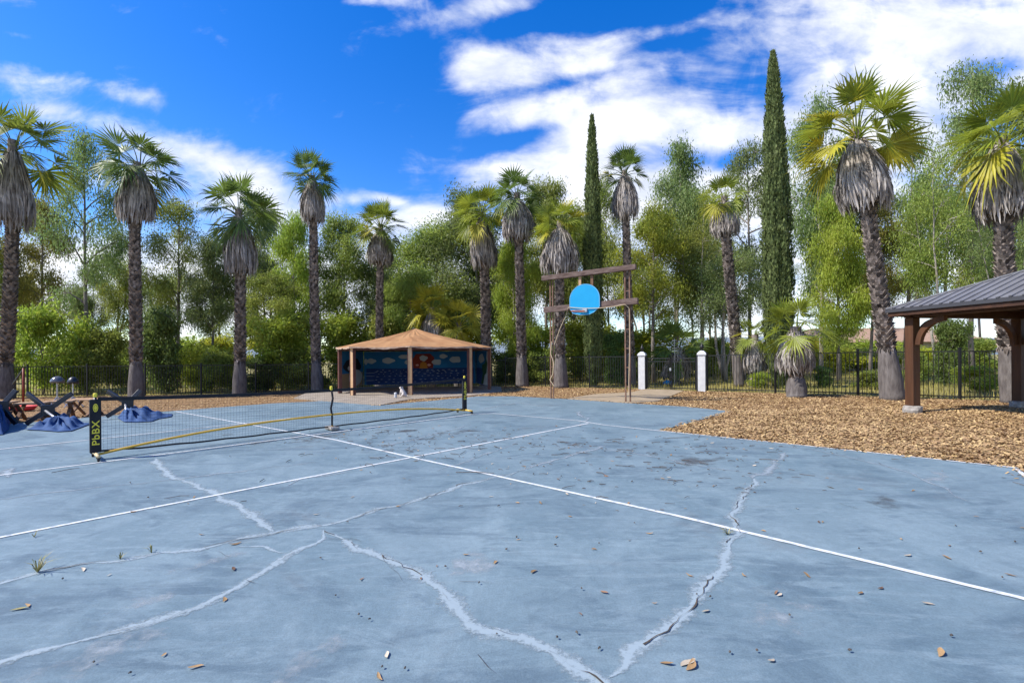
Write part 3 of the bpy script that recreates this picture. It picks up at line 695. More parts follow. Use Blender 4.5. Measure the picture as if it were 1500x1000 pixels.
def palm(px, d, px_top, y_skirt_top, y_skirt_bot, hw_skirt, y_ctr, px_ctr, r_crown, w_trunk, w_base, green, yel, label, seed, nfr=24, base_h=1.6, dead=True, name='fan_palm', upright=.0):
    rg = np.random.default_rng(seed)
    X, Y = XY(px, d); z0 = TZ(X, Y) - .05
    k = d / F; kw = k / math.sqrt(1 + (X / Y) ** 2)
    topv = P(px_top, y_skirt_bot, d); ctr = P(px_ctr, y_ctr, d); st_ = P(px_ctr, y_skirt_top, d)
    t = thing(name, (X, Y, z0), label, 'palm tree', 'palms around the yard')
    rt = w_trunk * kw / 2 * .9; rb = w_base * kw / 2
    H = ctr[2] - z0
    # trunk axis: base -> px_top at skirt bottom -> crown centre
    zs = np.linspace(0, H - .1, 40); f1 = (topv[2] - z0) / H
    xb = np.interp(zs / H, [0, f1, 1], [X, topv[0], ctr[0]])
    kk = np.ones(7) / 7; xb = np.convolve(np.pad(xb, 3, mode='edge'), kk, 'valid'); xb[0] = X
    xb = xb + rg.normal(0, .05) * np.sin(zs / H * PI) * H * .12
    yb = Y + .12 * np.sin(zs / H * 3 + seed)
    axis = lambda z: np.array([np.interp(z, zs, xb), np.interp(z, zs, yb), z0 + z])
    base_h = min(base_h, (topv[2] - z0) * .8)
    rad = lambda z: np.interp(z, [0, .12 * base_h, .45 * base_h, base_h, f1 * H * .8, H], [rb, rb * .9, rb * .55 + rt * .6, rt * 1.18, rt, rt * .9])
    zb = np.linspace(0, base_h, 10)
    th = np.linspace(0, 2 * PI, 18, endpoint=False)
    g = G()
    g.tube([axis(z) for z in zb], [rad(z) * (1.02) for z in zb], 18)
    g.build('trunk_base', mt['bark_base'], t, smooth=True)
    g = G(); zz = np.linspace(base_h, H - .1, 26); g.tube([axis(z) for z in zz], [rad(z) * .9 for z in zz], 12)
    pitch = max(.085, rt * .42); z = base_h; row = 0; nb = 9
    while z < (topv[2] - z0) + .5 * (H - (topv[2] - z0)):
        c = axis(z); r = rad(z)
        for b in range(nb):
            a = 2 * PI * (b + .5 * (row % 2)) / nb + rg.normal(0, .05)
            er = np.array([math.cos(a), math.sin(a), 0]); et = np.array([-math.sin(a), math.cos(a), 0])
            hw = r * PI / nb * 1.08 * rg.uniform(.8, 1.1); ou = r * rg.uniform(.22, .55); hh = pitch * rg.uniform(1.2, 1.9)
            p0 = c + er * r * .86
            V = [p0 - et * hw, p0 + et * hw, c + er * (r * .92 + ou) + et * hw * .55 + np.array([0, 0, hh]), c + er * (r * .92 + ou) - et * hw * .55 + np.array([0, 0, hh]), c + er * r * .84 + np.array([0, 0, hh * 1.02])]
            g.add(V, [(0, 1, 2, 3), (3, 2, 4), (0, 3, 4), (1, 4, 2)])
        z += pitch; row += 1
    c = axis(base_h); r = rad(base_h)
    for b in range(22):
        a = 2 * PI * b / 22 + rg.normal(0, .1); er = np.array([math.cos(a), math.sin(a), 0]); et = np.array([-math.sin(a), math.cos(a), 0])
        hw = r * .17 * rg.uniform(.7, 1.3); dz = rg.uniform(.05, .22); o_ = r * rg.uniform(1.06, 1.25)
        g.add([c + er * r * .95 - et * hw + (0, 0, .09), c + er * r * .95 + et * hw + (0, 0, .09), c + er * o_ + et * hw * .7 - (0, 0, dz * .4), c + er * o_ * rg.uniform(.95, 1.02) - (0, 0, dz), c + er * o_ - et * hw * .7 - (0, 0, dz * .4)], [(0, 1, 2, 3, 4)])
    g.build('trunk', mt['bark_palm'], t)
    # dead frond skirt
    if dead:
        zt = st_[2] + .15 * (ctr[2] - st_[2]); zbm = topv[2]; Ls = zt - zbm; Rm = hw_skirt * kw * .9
        prof = lambda f: np.interp(f, [0, .12, .35, .62, .85, 1.0], [rt * 1.0, Rm * .46, Rm * .78, Rm, Rm * .97, Rm * .86])
        axs = lambda zw: np.array([*axis(np.clip(zw - z0, 0, H))[:2], zw])
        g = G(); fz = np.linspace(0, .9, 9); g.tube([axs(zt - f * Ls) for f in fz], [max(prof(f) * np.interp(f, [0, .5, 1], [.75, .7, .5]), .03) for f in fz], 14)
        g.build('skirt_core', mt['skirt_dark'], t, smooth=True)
        n = 1100; a0 = rg.uniform(0, 2 * PI, n); fs = rg.beta(1.0, 1.1, n) * .75; fl = rg.uniform(.22, .5, n); wd = rg.uniform(.008, .022, n) * (1 + .5 * (Rm > .6))
        # strips come in fronds: angles cluster
        a0 = np.round(a0 / (2 * PI) * 34) / 34 * 2 * PI + rg.normal(0, .07, n)
        V = []; q = []; m = 4
        for s in range(n):
            fe = min(fs[s] + fl[s], 1.0 + rg.uniform(-.12, .10)); jit = rg.normal(0, .09); ja = rg.normal(0, .12); jr = rg.uniform(.80, 1.1) * (1 + .13 * math.sin(a0[s] * 2 + seed) + .09 * math.sin(a0[s] * 5 + seed * 2))
            for e in range(m):
                f = fs[s] + (fe - fs[s]) * e / (m - 1); r = prof(min(f, 1)) * jr * (1 + jit * e / 3); an = a0[s] + ja * (e / 3) ** 2
                c = axs(zt - f * Ls); er = np.array([math.cos(an), math.sin(an), 0]); et = np.array([-math.sin(an), math.cos(an), 0])
                ww = wd[s] * (1.0 if e < 2 else (1.3 if e == 2 else .25)); tw = rg.normal(0, .6)
                wv = et * math.cos(tw) + er * math.sin(tw)
                V += [c + er * r - wv * ww, c + er * r + wv * ww]
            o = s * 2 * m; q += [(o + 2 * e, o + 2 * e + 1, o + 2 * e + 3, o + 2 * e + 2) for e in range(m - 1)]
        g.add(V, np.array(q)); g.build('dead_frond_skirt', mt['skirt'], t)
    # living crown
    dm = rg.uniform(.6, 1.35); nfr = nfr + int(rg.integers(-4, 2)); emin = rg.uniform(76, 96)
    g = G(); Rc = r_crown * (k * .4 + kw * .6); cb = ctr - np.array([0, 0, .12 * Rc])
    for f in range(nfr):
        u = (f + .5) / nfr
        el = R(86 - emin * u + rg.normal(0, 8)) ; az = f * 2.39996 + rg.normal(0, .2) + seed
        el += upright
        pet = Rc * rg.uniform(.42, .60); rd = Rc * rg.uniform(.52, .68)
        pts, V, Fa = frond(rg, cb + np.array([math.cos(az), math.sin(az), 0]) * rt * .5 - np.array([0, 0, u * .22 * Rc]), az, el, pet, rd, droop=(.35 + .75 * u) * dm)
        m = 1 if (u > .72 and rg.random() < yel) or rg.random() < yel * .25 else 0
        g.tube(pts, np.linspace(.022, .010, len(pts)) * (1.2 if Rc > 1.6 else 1), 5, mat=m)
        g.add(V, Fa, mat=m)
    g.build('crown', [mt[green], mt['fr_yellow']], t)
    return t

palm(0, 21.0, 17, 225, 335, 34, 203, 22, 92, 21, 42, 'fr_olive', .15, 'big fan palm standing furthest left, beside the red post', 1)
palm(196, 20.3, 200, 246, 328, 30, 236, 205, 70, 17, 28, 'fr_green', .08, 'fan palm with drooping crown behind the tipped umbrellas and net post', 2)
palm(350, 22.1, 351, 318, 403, 27, 304, 350, 64, 15, 24, 'fr_green', .10, 'short fan palm with flared base, between the drooping palm and the slim tall palm', 3)
palm(466, 23.1, 460, 264, 327, 21, 254, 456, 44, 12, 20, 'fr_green', .05, 'slim tall fan palm standing just left of the gazebo', 4)
palm(557, 26.2, 557, 338, 388, 20, 325, 557, 40, 10, 18, 'fr_olive', .12, 'fan palm whose trunk rises behind the left half of the gazebo roof', 5)
palm(712, 25.8, 708, 326, 392, 20, 308, 704, 47, 13, 21, 'fr_lime', .55, 'yellowish fan palm rising at the right corner of the gazebo', 6)
palm(765, 23.9, 760, 296, 354, 23, 280, 757, 41, 12, 21, 'fr_green', .06, 'tall fan palm between the gazebo and the basketball frame', 7)
palm(822, 22.7, 822, 338, 402, 25, 322, 820, 42, 13, 24, 'fr_lime', .40, 'fan palm behind the left post of the basketball frame', 8)
palm(925, 24.0, 917, 260, 323, 18, 248, 914, 36, 11, 16, 'fr_green', .10, 'tall slender fan palm behind the right post of the basketball frame', 9)
palm(1083, 22.0, 1064, 297, 347, 21, 284, 1061, 38, 15, 20, 'fr_lime', .35, 'leaning fan palm beyond the fence between the gate and tall cypress', 10, nfr=18)
palm(1303, 14.8, 1272, 205, 308, 44, 182, 1255, 90, 24, 42, 'fr_lime', .60, 'big yellow green fan palm beside the wooden pavilion corner post', 11, nfr=27)
palm(1479, 13.5, 1476, 213, 322, 52, 195, 1470, 98, 30, 40, 'fr_lime', .50, 'big fan palm rising behind the pavilion roof', 12, nfr=27)
palm(1168, 16.2, 1168, 486, 546, 31, 474, 1165, 58, 24, 34, 'fr_lime', .25, 'short stubby fan palm with grey skirt in front of the tall cypress', 13, nfr=16, base_h=.9, upright=.25)
palm(990, 25.0, 990, 512, 556, 20, 506, 992, 50, 16, 18, 'fr_green', .0, 'low dark fan palm seen through the closed gate', 14, nfr=18, base_h=.3)
palm(1107, 21.2, 1106, 500, 545, 17, 487, 1104, 34, 14, 18, 'fr_olive', .3, 'small fan palm half hidden by the base of the tall cypress', 15, nfr=18, base_h=.4)
palm(632, 27.0, 632, 462, 505, 18, 448, 632, 38, 12, 16, 'fr_yellow', .3, 'low yellow green fan palm peeking above the gazebo peak', 16, nfr=22)
palm(672, 26.8, 672, 490, 540, 17, 470, 672, 42, 12, 16, 'fr_yellow', .3, 'low yellow green fan palm above the right slope of the gazebo roof', 17, nfr=24)

# ------------------------------------------------------------------ cypresses
def cypress(px, d, y_top, hw_max, label, seed, n=20000, tipx=None):
    rg = np.random.default_rng(seed); X, Y = XY(px, d); z0 = TZ(X, Y) - .05
    tp = P(tipx or px, y_top, d); H = tp[2] - z0; Rm = hw_max * d / F / math.sqrt(1 + (X / Y) ** 2); lean = (tp[0] - X) / H
    t = thing('cypress', (X, Y, z0), label, 'cypress tree', 'narrow cypresses')
    prof = lambda f: Rm * np.interp(f, [0, .03, .07, .12, .3, .5, .7, .85, .95, 1.0], [.30, .42, .70, .92, 1.0, .93, .74, .5, .25, .02])
    g = G(); g.tube([(X, Y, z0), (X + lean * H * .5, Y, z0 + H * .5)], [.14, .08], 8); g.build('trunk', mt['trunk_grey'], t)
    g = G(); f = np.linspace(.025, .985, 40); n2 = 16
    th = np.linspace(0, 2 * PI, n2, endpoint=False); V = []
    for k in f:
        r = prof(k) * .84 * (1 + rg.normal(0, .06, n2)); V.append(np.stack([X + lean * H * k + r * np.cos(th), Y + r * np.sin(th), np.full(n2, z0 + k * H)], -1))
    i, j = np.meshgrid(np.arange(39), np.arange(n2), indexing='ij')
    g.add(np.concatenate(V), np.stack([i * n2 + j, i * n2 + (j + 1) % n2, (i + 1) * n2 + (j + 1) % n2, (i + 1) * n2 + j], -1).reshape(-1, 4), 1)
    # vertical sprays hugging the column; clumped so that darker furrows show
    fz = rg.random(n) ** 1.1; th = rg.uniform(0, 2 * PI, n)
    lob = .10 * np.sin(th * 7 + fz * 9 + seed) + .07 * np.sin(th * 13 - fz * 23) + .05 * np.sin(fz * 70 + th * 3)
    r = prof(fz) * (.86 + lob + rg.normal(0, .06, n) + .10 * (rg.random(n) < .05)); 
    c = np.stack([X + lean * H * fz + r * np.cos(th), Y + r * np.sin(th), z0 + fz * H], -1)
    er = np.stack([np.cos(th), np.sin(th), 0 * th], -1)
    dv = er * rg.uniform(.1, .55, n)[:, None] + np.array([0, 0, 1.0]) + rg.normal(0, .2, (n, 3)); dv /= np.linalg.norm(dv, axis=1)[:, None]
    wv = np.cross(dv, er + rg.normal(0, .5, (n, 3))); wv /= np.linalg.norm(wv, axis=1)[:, None]
    Ln = rg.uniform(.10, .24, n)[:, None]; Wd = rg.uniform(.025, .05, n)[:, None]
    V = np.stack([c, c + dv * Ln * .45 + wv * Wd, c + dv * Ln, c + dv * Ln * .45 - wv * Wd], 1).reshape(-1, 3)
    g.add(V, np.arange(4 * n).reshape(-1, 4), 0)
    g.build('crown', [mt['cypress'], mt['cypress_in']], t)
cypress(869, 23.8, 172, 13.5, 'slim dark cypress rising behind the basketball frame', 1, 17000, 867)
cypress(1142, 20.4, 79, 22, 'tallest dark cypress, behind the short stubby palm', 2, 26000, 1132)

# ------------------------------------------------------------------ broadleaf trees
def tree_meshes(seed, H=10.0, Rad=2.6, base=.28, limbs=14, clumps=3, per=150, leaf=(.11, .22), wid=(.019, .034), droop=1.2, sig=.42, stems=1, env='tall', wander=.5, tw=5, dens=1.15):
    rg = np.random.default_rng(seed); g = G(); cl = []
    def trunk_path(dx, dy, h):
        n = 9; z = np.linspace(0, h, n); w = np.cumsum(rg.normal(0, wander * .12, (n, 2)), axis=0); w -= w[0]
        return np.stack([dx * (z / h) + w[:, 0], dy * (z / h) + w[:, 1], z], -1)
    for s in range(stems):
        a = rg.uniform(0, 2 * PI); off = 0 if stems == 1 else rg.uniform(.6, 1.6)
        h = H * (1 if s == 0 else rg.uniform(.72, .95))
        tp = trunk_path(math.cos(a) * off, math.sin(a) * off, h)
        r0 = H * .0145 * (1 if stems == 1 else .75)
        g.tube(tp, np.linspace(r0, r0 * .15, len(tp)) * np.array([1.25] + [1] * (len(tp) - 1)), 7)
        nl = limbs if stems == 1 else max(5, limbs // stems)
        for k in range(nl):
            t = base + (.97 - base) * (k + rg.random()) / nl
            p0 = np.array([np.interp(t * h, tp[:, 2], tp[:, c]) for c in (0, 1)] + [t * h])
            az = k * 2.4 + rg.normal(0, .4) + s
            if env == 'tall': e = (.55 + .45 * math.sin(PI * min(1, (t - base) / (1 - base) * .9 + .12))) * (1.0 if t < .8 else .7)
            elif env == 'round': q = (t - base) / (1 - base); e = math.sqrt(max(.08, 1 - (2 * q - .9) ** 2 * .9))
            else: e = 1.0 - .75 * (t - base) / (1 - base)
            ln = Rad * e * (rg.uniform(.6, 1.15) if H > 5 else rg.uniform(.3, 1.4)); el = R(rg.uniform(18, 58))
            hd = np.array([math.cos(az), math.sin(az)]); n = 5; pts = []
            for i_ in range(n):
                f = i_ / (n - 1); pts.append(np.array([*(p0[:2] + hd * ln * f * math.cos(el)), p0[2] + ln * (f * math.sin(el) - .22 * f * f)]) + rg.normal(0, .06, 3) * f)
            pts = np.array(pts); g.tube(pts, np.linspace(r0 * .42 * (1.1 - t * .6), .012, n), 5, cap=False)
            cl.append(pts[-1])
            for j_ in range(tw):
                f = rg.uniform(.35, 1.0); b = np.array([np.interp(f, np.linspace(0, 1, n), pts[:, c]) for c in range(3)])
                dv = np.array([*(hd + rg.normal(0, .9, 2)), rg.uniform(-.35, .75)]); dv *= ln * rg.uniform(.18, .42) / np.linalg.norm(dv)
                e_ = b + dv; g.tube([b, (b + e_) / 2 + (0, 0, .05), e_], [.018, .012, .006], 4, cap=False)
                cl.append(e_)
                if rg.random() < .5: cl.append((b + e_) / 2)
        for i_ in range(3): cl.append(tp[-1] + rg.normal(0, .25, 3))
    cl = np.array(cl)
    rgp = rg.uniform(.35, 1.8, len(cl)) * (1 if H > 5 else rg.uniform(.5, 1.4, len(cl))); cnt = np.maximum(12, (per * dens * rgp).astype(int)); idx = np.repeat(np.arange(len(cl)), cnt); n = len(idx)
    sg = sig * np.sqrt(rgp)[idx][:, None]
    c = cl[idx] + np.clip(rg.normal(0, 1, (n, 3)), -1.9, 1.9) * sg * np.array([1, 1, .85]) + np.array([0, 0, -.12 * droop])
    dv = rg.normal(0, .55, (n, 3)); dv[:, 2] -= droop * .7; dv /= np.linalg.norm(dv, axis=1)[:, None]
    wv = np.cross(dv, rg.normal(0, 1, (n, 3))); wv /= np.linalg.norm(wv, axis=1)[:, None]
    Ln = rg.uniform(*leaf, n)[:, None]; Wd = rg.uniform(*wid, n)[:, None]
    V = np.stack([c, c + dv * Ln * .4 + wv * Wd, c + dv * Ln, c + dv * Ln * .4 - wv * Wd], 1).reshape(-1, 3)
    return g, V, np.arange(4 * n).reshape(-1, 4)

PROTO = {}
def proto(kind, fmat, tmat, **kw):
    g, V, Fq = tree_meshes(**kw)
    PROTO[kind] = (g, V, Fq, fmat, tmat, {})
proto('airy', 'f_blue', 'trunk_grey', seed=1, limbs=15, per=85, Rad=2.6, base=.34, sig=.31, tw=5, leaf=(.11, .20), wid=(.018, .032))
proto('airy_b', 'f_mid', 'trunk_grey', seed=2, limbs=16, per=95, Rad=2.4, base=.36, sig=.31, tw=5, stems=2)
proto('euc', 'f_mid', 'trunk_grey', seed=3, limbs=20, per=125, Rad=2.5, base=.36, sig=.32)
proto('euc_b', 'f_blue', 'trunk_pale', seed=4, limbs=22, per=125, Rad=2.6, base=.38, sig=.33, stems=2)
proto('weep', 'f_bright', 'trunk_grey', seed=5, limbs=22, per=130, Rad=2.4, base=.22, sig=.36, droop=2.4, leaf=(.14, .28))
proto('olive', 'f_olive', 'trunk_grey', seed=6, limbs=18, per=115, Rad=2.5, base=.34, sig=.32)
proto('round', 'f_mid', 'trunk_grey', seed=7, limbs=34, per=150, Rad=3.3, base=.25, sig=.40, env='round', droop=.3, leaf=(.10, .19), wid=(.022, .036))
proto('stemmy', 'f_blue', 'trunk_pale', seed=8, limbs=20, per=80, Rad=2.6, base=.42, sig=.42, stems=4, wander=.8)
proto('dark', 'f_dark', 'trunk_grey', seed=9, limbs=22, per=130, Rad=2.5, base=.24, sig=.38)
proto('shrub', 'f_mid', 'trunk_grey', seed=10, H=2.4, Rad=1.3, base=.06, limbs=16, per=82, sig=.19, env='round', droop=.4, leaf=(.09, .18), wid=(.022, .042), stems=1, tw=4)
proto('shrub_dark', 'f_dark', 'trunk_grey', seed=11, H=2.4, Rad=1.3, base=.06, limbs=16, per=90, sig=.19, env='round', droop=.4, leaf=(.09, .18), wid=(.022, .042), tw=4)
proto('shrub_bright', 'f_bright', 'trunk_grey', seed=12, H=2.4, Rad=1.4, base=.05, limbs=16, per=82, sig=.19, env='round', droop=.2, leaf=(.09, .18), wid=(.022, .042), tw=4)
proto('shrub_yellow', 'f_yellow', 'trunk_grey', seed=13, H=2.4, Rad=1.5, base=.05, limbs=14, per=75, sig=.19, env='round', droop=.3, leaf=(.09, .18), wid=(.022, .042), tw=4)
PH = {k: (2.4 if k.startswith('shrub') else 10.0) for k in PROTO}
PR = {k: (1.45 if k.startswith('shrub') else 2.7) for k in PROTO}

def plant(kind, px, y_top, d, width_px, label, name, cat, group, rot, fmat=None):
    g, V, Fq, fm, tm, cache = PROTO[kind]; fm = fmat or fm
    X, Y = XY(px, d); z0 = TZ(X, Y) - .06
    H = P(px, y_top, d)[2] - z0; sz = H / (PH[kind] * 1.03); sx = (width_px / 2 * d / F / math.sqrt(1 + (X / Y) ** 2)) / PR[kind]
    sx = min(max(sx, sz * .55), sz * 1.9)
    t = thing(name, (X, Y, z0), label, cat, group)
    t.scale = (sx, sx, sz); t.rotation_euler = (0, 0, rot)
    if fm not in cache:
        ORG[t] = np.zeros(3)
        if 'trunk' not in cache:
            o1 = g.build('trunk', mt[tm], t, smooth=True, local=True); cache['trunk'] = o1.data
        else:
            o1 = bpy.data.objects.new('trunk', cache['trunk']); COL.objects.link(o1); o1.parent = t
        gg = G(); gg.add(V, Fq); o2 = gg.build('crown', mt[fm], t, local=True); cache[fm] = o2.data
    else:
        for nm, key in (('trunk', 'trunk'), ('crown', fm)):
            o = bpy.data.objects.new(nm, cache[key]); COL.objects.link(o); o.parent = t
    return t

EU = 'eucalyptus trees beyond the fence'
TREES = [
 ('euc', -30, 300, 26, 150, None, 'green eucalyptus mostly cut off by the left edge, behind the big leftmost palm'),
 ('olive', 62, 290, 27, 130, None, 'olive tinged eucalyptus just right of the big leftmost palm'),
 ('airy', 126, 200, 25.5, 165, None, 'tall airy eucalyptus with grey forked trunk between the two leftmost palms'),
 ('airy_b', 165, 330, 30, 110, None, 'slender open eucalyptus close left of the drooping palm'),
 ('airy', 262, 292, 28, 140, 'f_mid', 'open eucalyptus just right of the drooping palm'),
 ('euc', 308, 350, 27, 110, 'f_blue', 'grey green eucalyptus just left of the short flared palm'),
 ('euc_b', 392, 285, 31, 110, None, 'blue green eucalyptus between the short flared palm and slim tall palm'),
 ('weep', 430, 312, 28, 90, None, 'bright green weeping tree left of the slim tall palm'),
 ('euc', 500, 318, 29, 115, None, 'mid green eucalyptus right of the slim tall palm'),
 ('olive', 400, 400, 26, 120, 'f_mid', 'low broad tree right behind the short flared palm'),
 ('airy_b', 545, 345, 30, 100, 'f_blue', 'open eucalyptus behind the palm at the gazebo left half'),
 ('weep', 600, 392, 28, 110, 'f_mid', 'low weeping tree above the gazebo peak, left of the yellow palms'),
 ('round', 640, 340, 35, 150, None, 'dense round topped green tree above the gazebo'),
 ('dark', 700, 285, 33, 135, 'f_blue', 'dark blue green tree behind the yellowish gazebo corner palm'),
 ('weep', 752, 345, 28, 85, None, 'bright weeping tree between the yellowish palm and basketball frame'),
 ('euc', 800, 268, 31, 110, None, 'tall eucalyptus behind the palm at the left basketball post'),
 ('olive', 845, 300, 34, 105, 'f_mid', 'eucalyptus just left of the slim cypress'),
 ('euc_b', 895, 262, 30, 95, 'f_mid', 'eucalyptus between the slim cypress and slender palm'),
 ('euc_b', 988, 212, 31, 120, None, 'tallest eucalyptus above the iron gate'),
 ('olive', 958, 300, 27, 125, 'f_bright', 'yellow green eucalyptus in front of the tallest one above the gate'),
 ('stemmy', 1022, 300, 28, 110, 'f_mid', 'many stemmed eucalyptus behind the right gate post'),
 ('airy', 1098, 210, 32, 130, None, 'airy blue green eucalyptus left of the tallest cypress'),
 ('stemmy', 1062, 350, 26, 130, None, 'leaning pale stemmed eucalyptus behind the leaning palm'),
 ('euc_b', 1203, 135, 27, 125, None, 'tall eucalyptus between tallest cypress and the big pavilion palm'),
 ('weep', 1228, 285, 25, 120, None, 'weeping bright eucalyptus low behind the tallest cypress right side'),
 ('airy_b', 1322, 185, 28, 130, 'f_blue', 'open eucalyptus just right of the big yellow green palm'),
 ('airy', 1425, 95, 25, 150, None, 'highest airy eucalyptus above the pavilion roof'),
 ('stemmy', 1372, 235, 23, 150, 'f_mid', 'pale trunked eucalyptus seen over the pavilion corner'),
 ('euc_b', 1500, 120, 28, 150, None, 'eucalyptus behind the palm at the right edge'),
 ('olive', 1275, 290, 27, 120, 'f_olive', 'olive eucalyptus behind the trunk of the big pavilion palm'),
 ('stemmy', 1475, 280, 21, 130, None, 'pale stemmed eucalyptus behind the pavilion roof at right edge'),
]
for k, (kind, px, yt, d, wpx, fm, lab) in enumerate(TREES):
    plant(kind, px, yt, d, wpx, lab, 'eucalyptus_tree', 'eucalyptus', EU, k * 1.7, fm)
rg = np.random.default_rng(77)
kinds = ['airy_b', 'airy', 'stemmy', 'olive', 'airy_b', 'airy', 'euc_b']
for k in range(17):
    px = -60 + 100 * k + rg.normal(0, 8); d = rg.uniform(38, 54)
    yt = np.interp(px, [0, 300, 500, 900, 1150, 1500], [385, 400, 385, 350, 330, 290]) + rg.normal(0, 16)
    plant(kinds[(k * 3) % 7], px, yt, d, rg.uniform(80, 115), 'one of the far row of woodland trees seen between the nearer eucalyptus', 'woodland_tree', 'tree', 'far row of woodland trees', rg.uniform(0, 6))
SHR = [
 ('shrub_bright', 62, 462, 23.5, 120, 'tall feathery green shrub behind the fence beside the red post'), ('shrub_bright', 118, 492, 25, 90, 'bright bush behind the fence left of the drooping palm'),
 ('shrub', 160, 490, 25, 90, 'green bush behind the fence just left of the drooping palm'), ('shrub_dark', 240, 468, 23.8, 100, 'big dark bush behind the fence right of the drooping palm'),
 ('shrub_bright', 300, 512, 26, 80, 'green bush behind the fence midway between drooping and flared palms'), ('shrub', 325, 522, 24.5, 70, 'small green bush at the fence just left of the short flared palm'),
 ('shrub_bright', 412, 476, 25.5, 120, 'wide light green shrub behind the fence right of the short flared palm'), ('shrub_dark', 385, 528, 24.6, 80, 'low dark bush at the fence foot right of the short flared palm'),
 ('shrub', 452, 518, 25.5, 80, 'green bush behind the slim tall palm'), ('shrub_bright', 500, 470, 28, 100, 'light shrub over the left corner of the gazebo'),
 ('shrub', 565, 462, 28, 110, 'broad green shrub behind the gazebo roof'), ('shrub_dark', 738, 520, 27.5, 60, 'dark bush between the gazebo corner and the tall palm'),
 ('shrub', 795, 520, 27, 70, 'green bush left of the left basketball post'), ('shrub_bright', 775, 484, 30, 80, 'tall green shrub behind the tall palm near the gazebo'),
 ('shrub_bright', 848, 478, 30, 90, 'light shrub between left basketball post and slim cypress'), ('shrub_dark', 905, 494, 24.3, 44, 'dark columnar bush just right of the slim cypress'),
 ('shrub_yellow', 955, 488, 34, 130, 'sunlit yellow green shrub left above the gate'), ('shrub_yellow', 1035, 502, 34, 120, 'sunlit yellow green shrub right of the gate'),
 ('shrub', 1046, 500, 30, 46, 'green bush just right of the right gate post'), ('shrub_yellow', 1088, 508, 35, 110, 'sunlit yellow shrub behind the leaning palm'), ('shrub_bright', 893, 492, 33, 90, 'light green shrub beyond the fence between slim cypress and right basketball post'), ('shrub_yellow', 1215, 512, 33, 110, 'sunlit yellow shrub beyond the fence right of the stubby palm'), ('shrub', 935, 530, 30, 50, 'small bush beyond the gate left post'),
 ('shrub_dark', 1205, 540, 20.5, 40, 'small dark bush at the fence right of the stubby palm'), ('shrub', 1270, 545, 19.5, 60, 'green bush at the foot of the big pavilion palm'),
 ('shrub_dark', 1388, 478, 21, 70, 'dark bush seen under the pavilion between its posts'), ('shrub_bright', 1432, 540, 17.5, 80, 'bright leafy bush behind the fence near the second pavilion post'),
 ('shrub_bright', 1112, 548, 20.5, 40, 'small bright bush at the base of the small palm by the cypress'), ('shrub_dark', 690, 470, 32, 90, 'dark shrub behind the yellow palms near the gazebo'), ('shrub', 1345, 520, 24, 60, 'green bush behind the pavilion corner post'),
]
for k, (kind, px, yt, d, wpx, lab) in enumerate(SHR):
    plant(kind, px, yt, d, wpx, lab, 'shrub', 'shrub', 'shrubs beyond the fence', k * 2.1)
for k in range(20):
    px = -60 + 84 * k + rg.normal(0, 14)
    plant(['shrub', 'shrub_bright', 'shrub_yellow', 'shrub_yellow'][(k * 5 + k // 3) % 4], px, rg.uniform(496, 513), rg.uniform(33, 40), rg.uniform(90, 130), 'one of the far bushes showing low between the tree trunks', 'far_shrub', 'shrub', 'far bushes under the trees', rg.uniform(0, 6))

# ------------------------------------------------------------------ house beyond the trees
ho = thing('house', (25, 41, 0), 'low house with tan tiled roof glimpsed through trees near the pavilion', 'house')
g = G(); g.box((33, 44, 1.25), (16, 7, 2.5)); g.build('wall', mt['house_wall'], ho)
g = G(); V = [(24.5, 40, 2.5), (41.5, 40, 2.5), (41.5, 48, 2.5), (24.5, 48, 2.5), (28, 44, 3.9), (38, 44, 3.9)]
g.add(V, [(0, 1, 5, 4), (1, 2, 5), (2, 3, 4, 5), (3, 0, 4), (3, 2, 1, 0)]); g.build('roof', mt['house_roof'], ho)
for xx in (28, 32, 37):
    g = G(); g.box((xx, 40.48, 1.5), (1.3, .06, 1.1)); w_ = g.build('window', mt['white_post'], ho)
    g = G(); g.box((xx, 40.44, 1.5), (1.1, .03, .9)); g.build('pane', mt['glass'], w_)

# ------------------------------------------------------------------ gazebo with painted walls
GA = {k: np.array(v) for k, v in dict(A=Gd(498, 576, 0)[:2], B=Gd(517, 579, 0)[:2], C=Gd(601, 578.5, 0)[:2], D=Gd(688.5, 575.5, 0)[:2], E=Gd(717, 570.5, 0)[:2], Fq=(-1.8, 24.1), Hq=(-7.3, 23.2)).items()}
gz = thing('gazebo', (-4.44, 22, 0), 'gazebo with terracotta canvas roof, tan posts and blue painted sea mural inside', 'gazebo')
EV = 1.90
pk = P(609, 481, 21.8)
order = ['A', 'B', 'C', 'D', 'E', 'Fq', 'Hq']
for k in order[:5]:
    p = GA[k]; g = G(); to = np.array([-4.4, 22.0]) - p; to /= np.linalg.norm(to); sdv = np.array([-to[1], to[0]]); A = [[sdv[0], sdv[1], 0], [to[0], to[1], 0], [0, 0, 1]]
    g.box((p[0], p[1], EV / 2), (.15, .11, EV - .02), A, 0)
    s_ = 1
    g.box((p[0] + sdv[0] * -.088 * s_, p[1] + sdv[1] * -.088 * s_, EV / 2), (.024, .13, EV - .03), A, 1); g.box((p[0] + sdv[0] * .088, p[1] + sdv[1] * .088, EV / 2), (.024, .13, EV - .03), A, 1)
    g.build('post', [mt['tan_post'] if k not in 'A' else mt['post_dark'], mt['post_dark']], gz)
rg = np.random.default_rng(4)
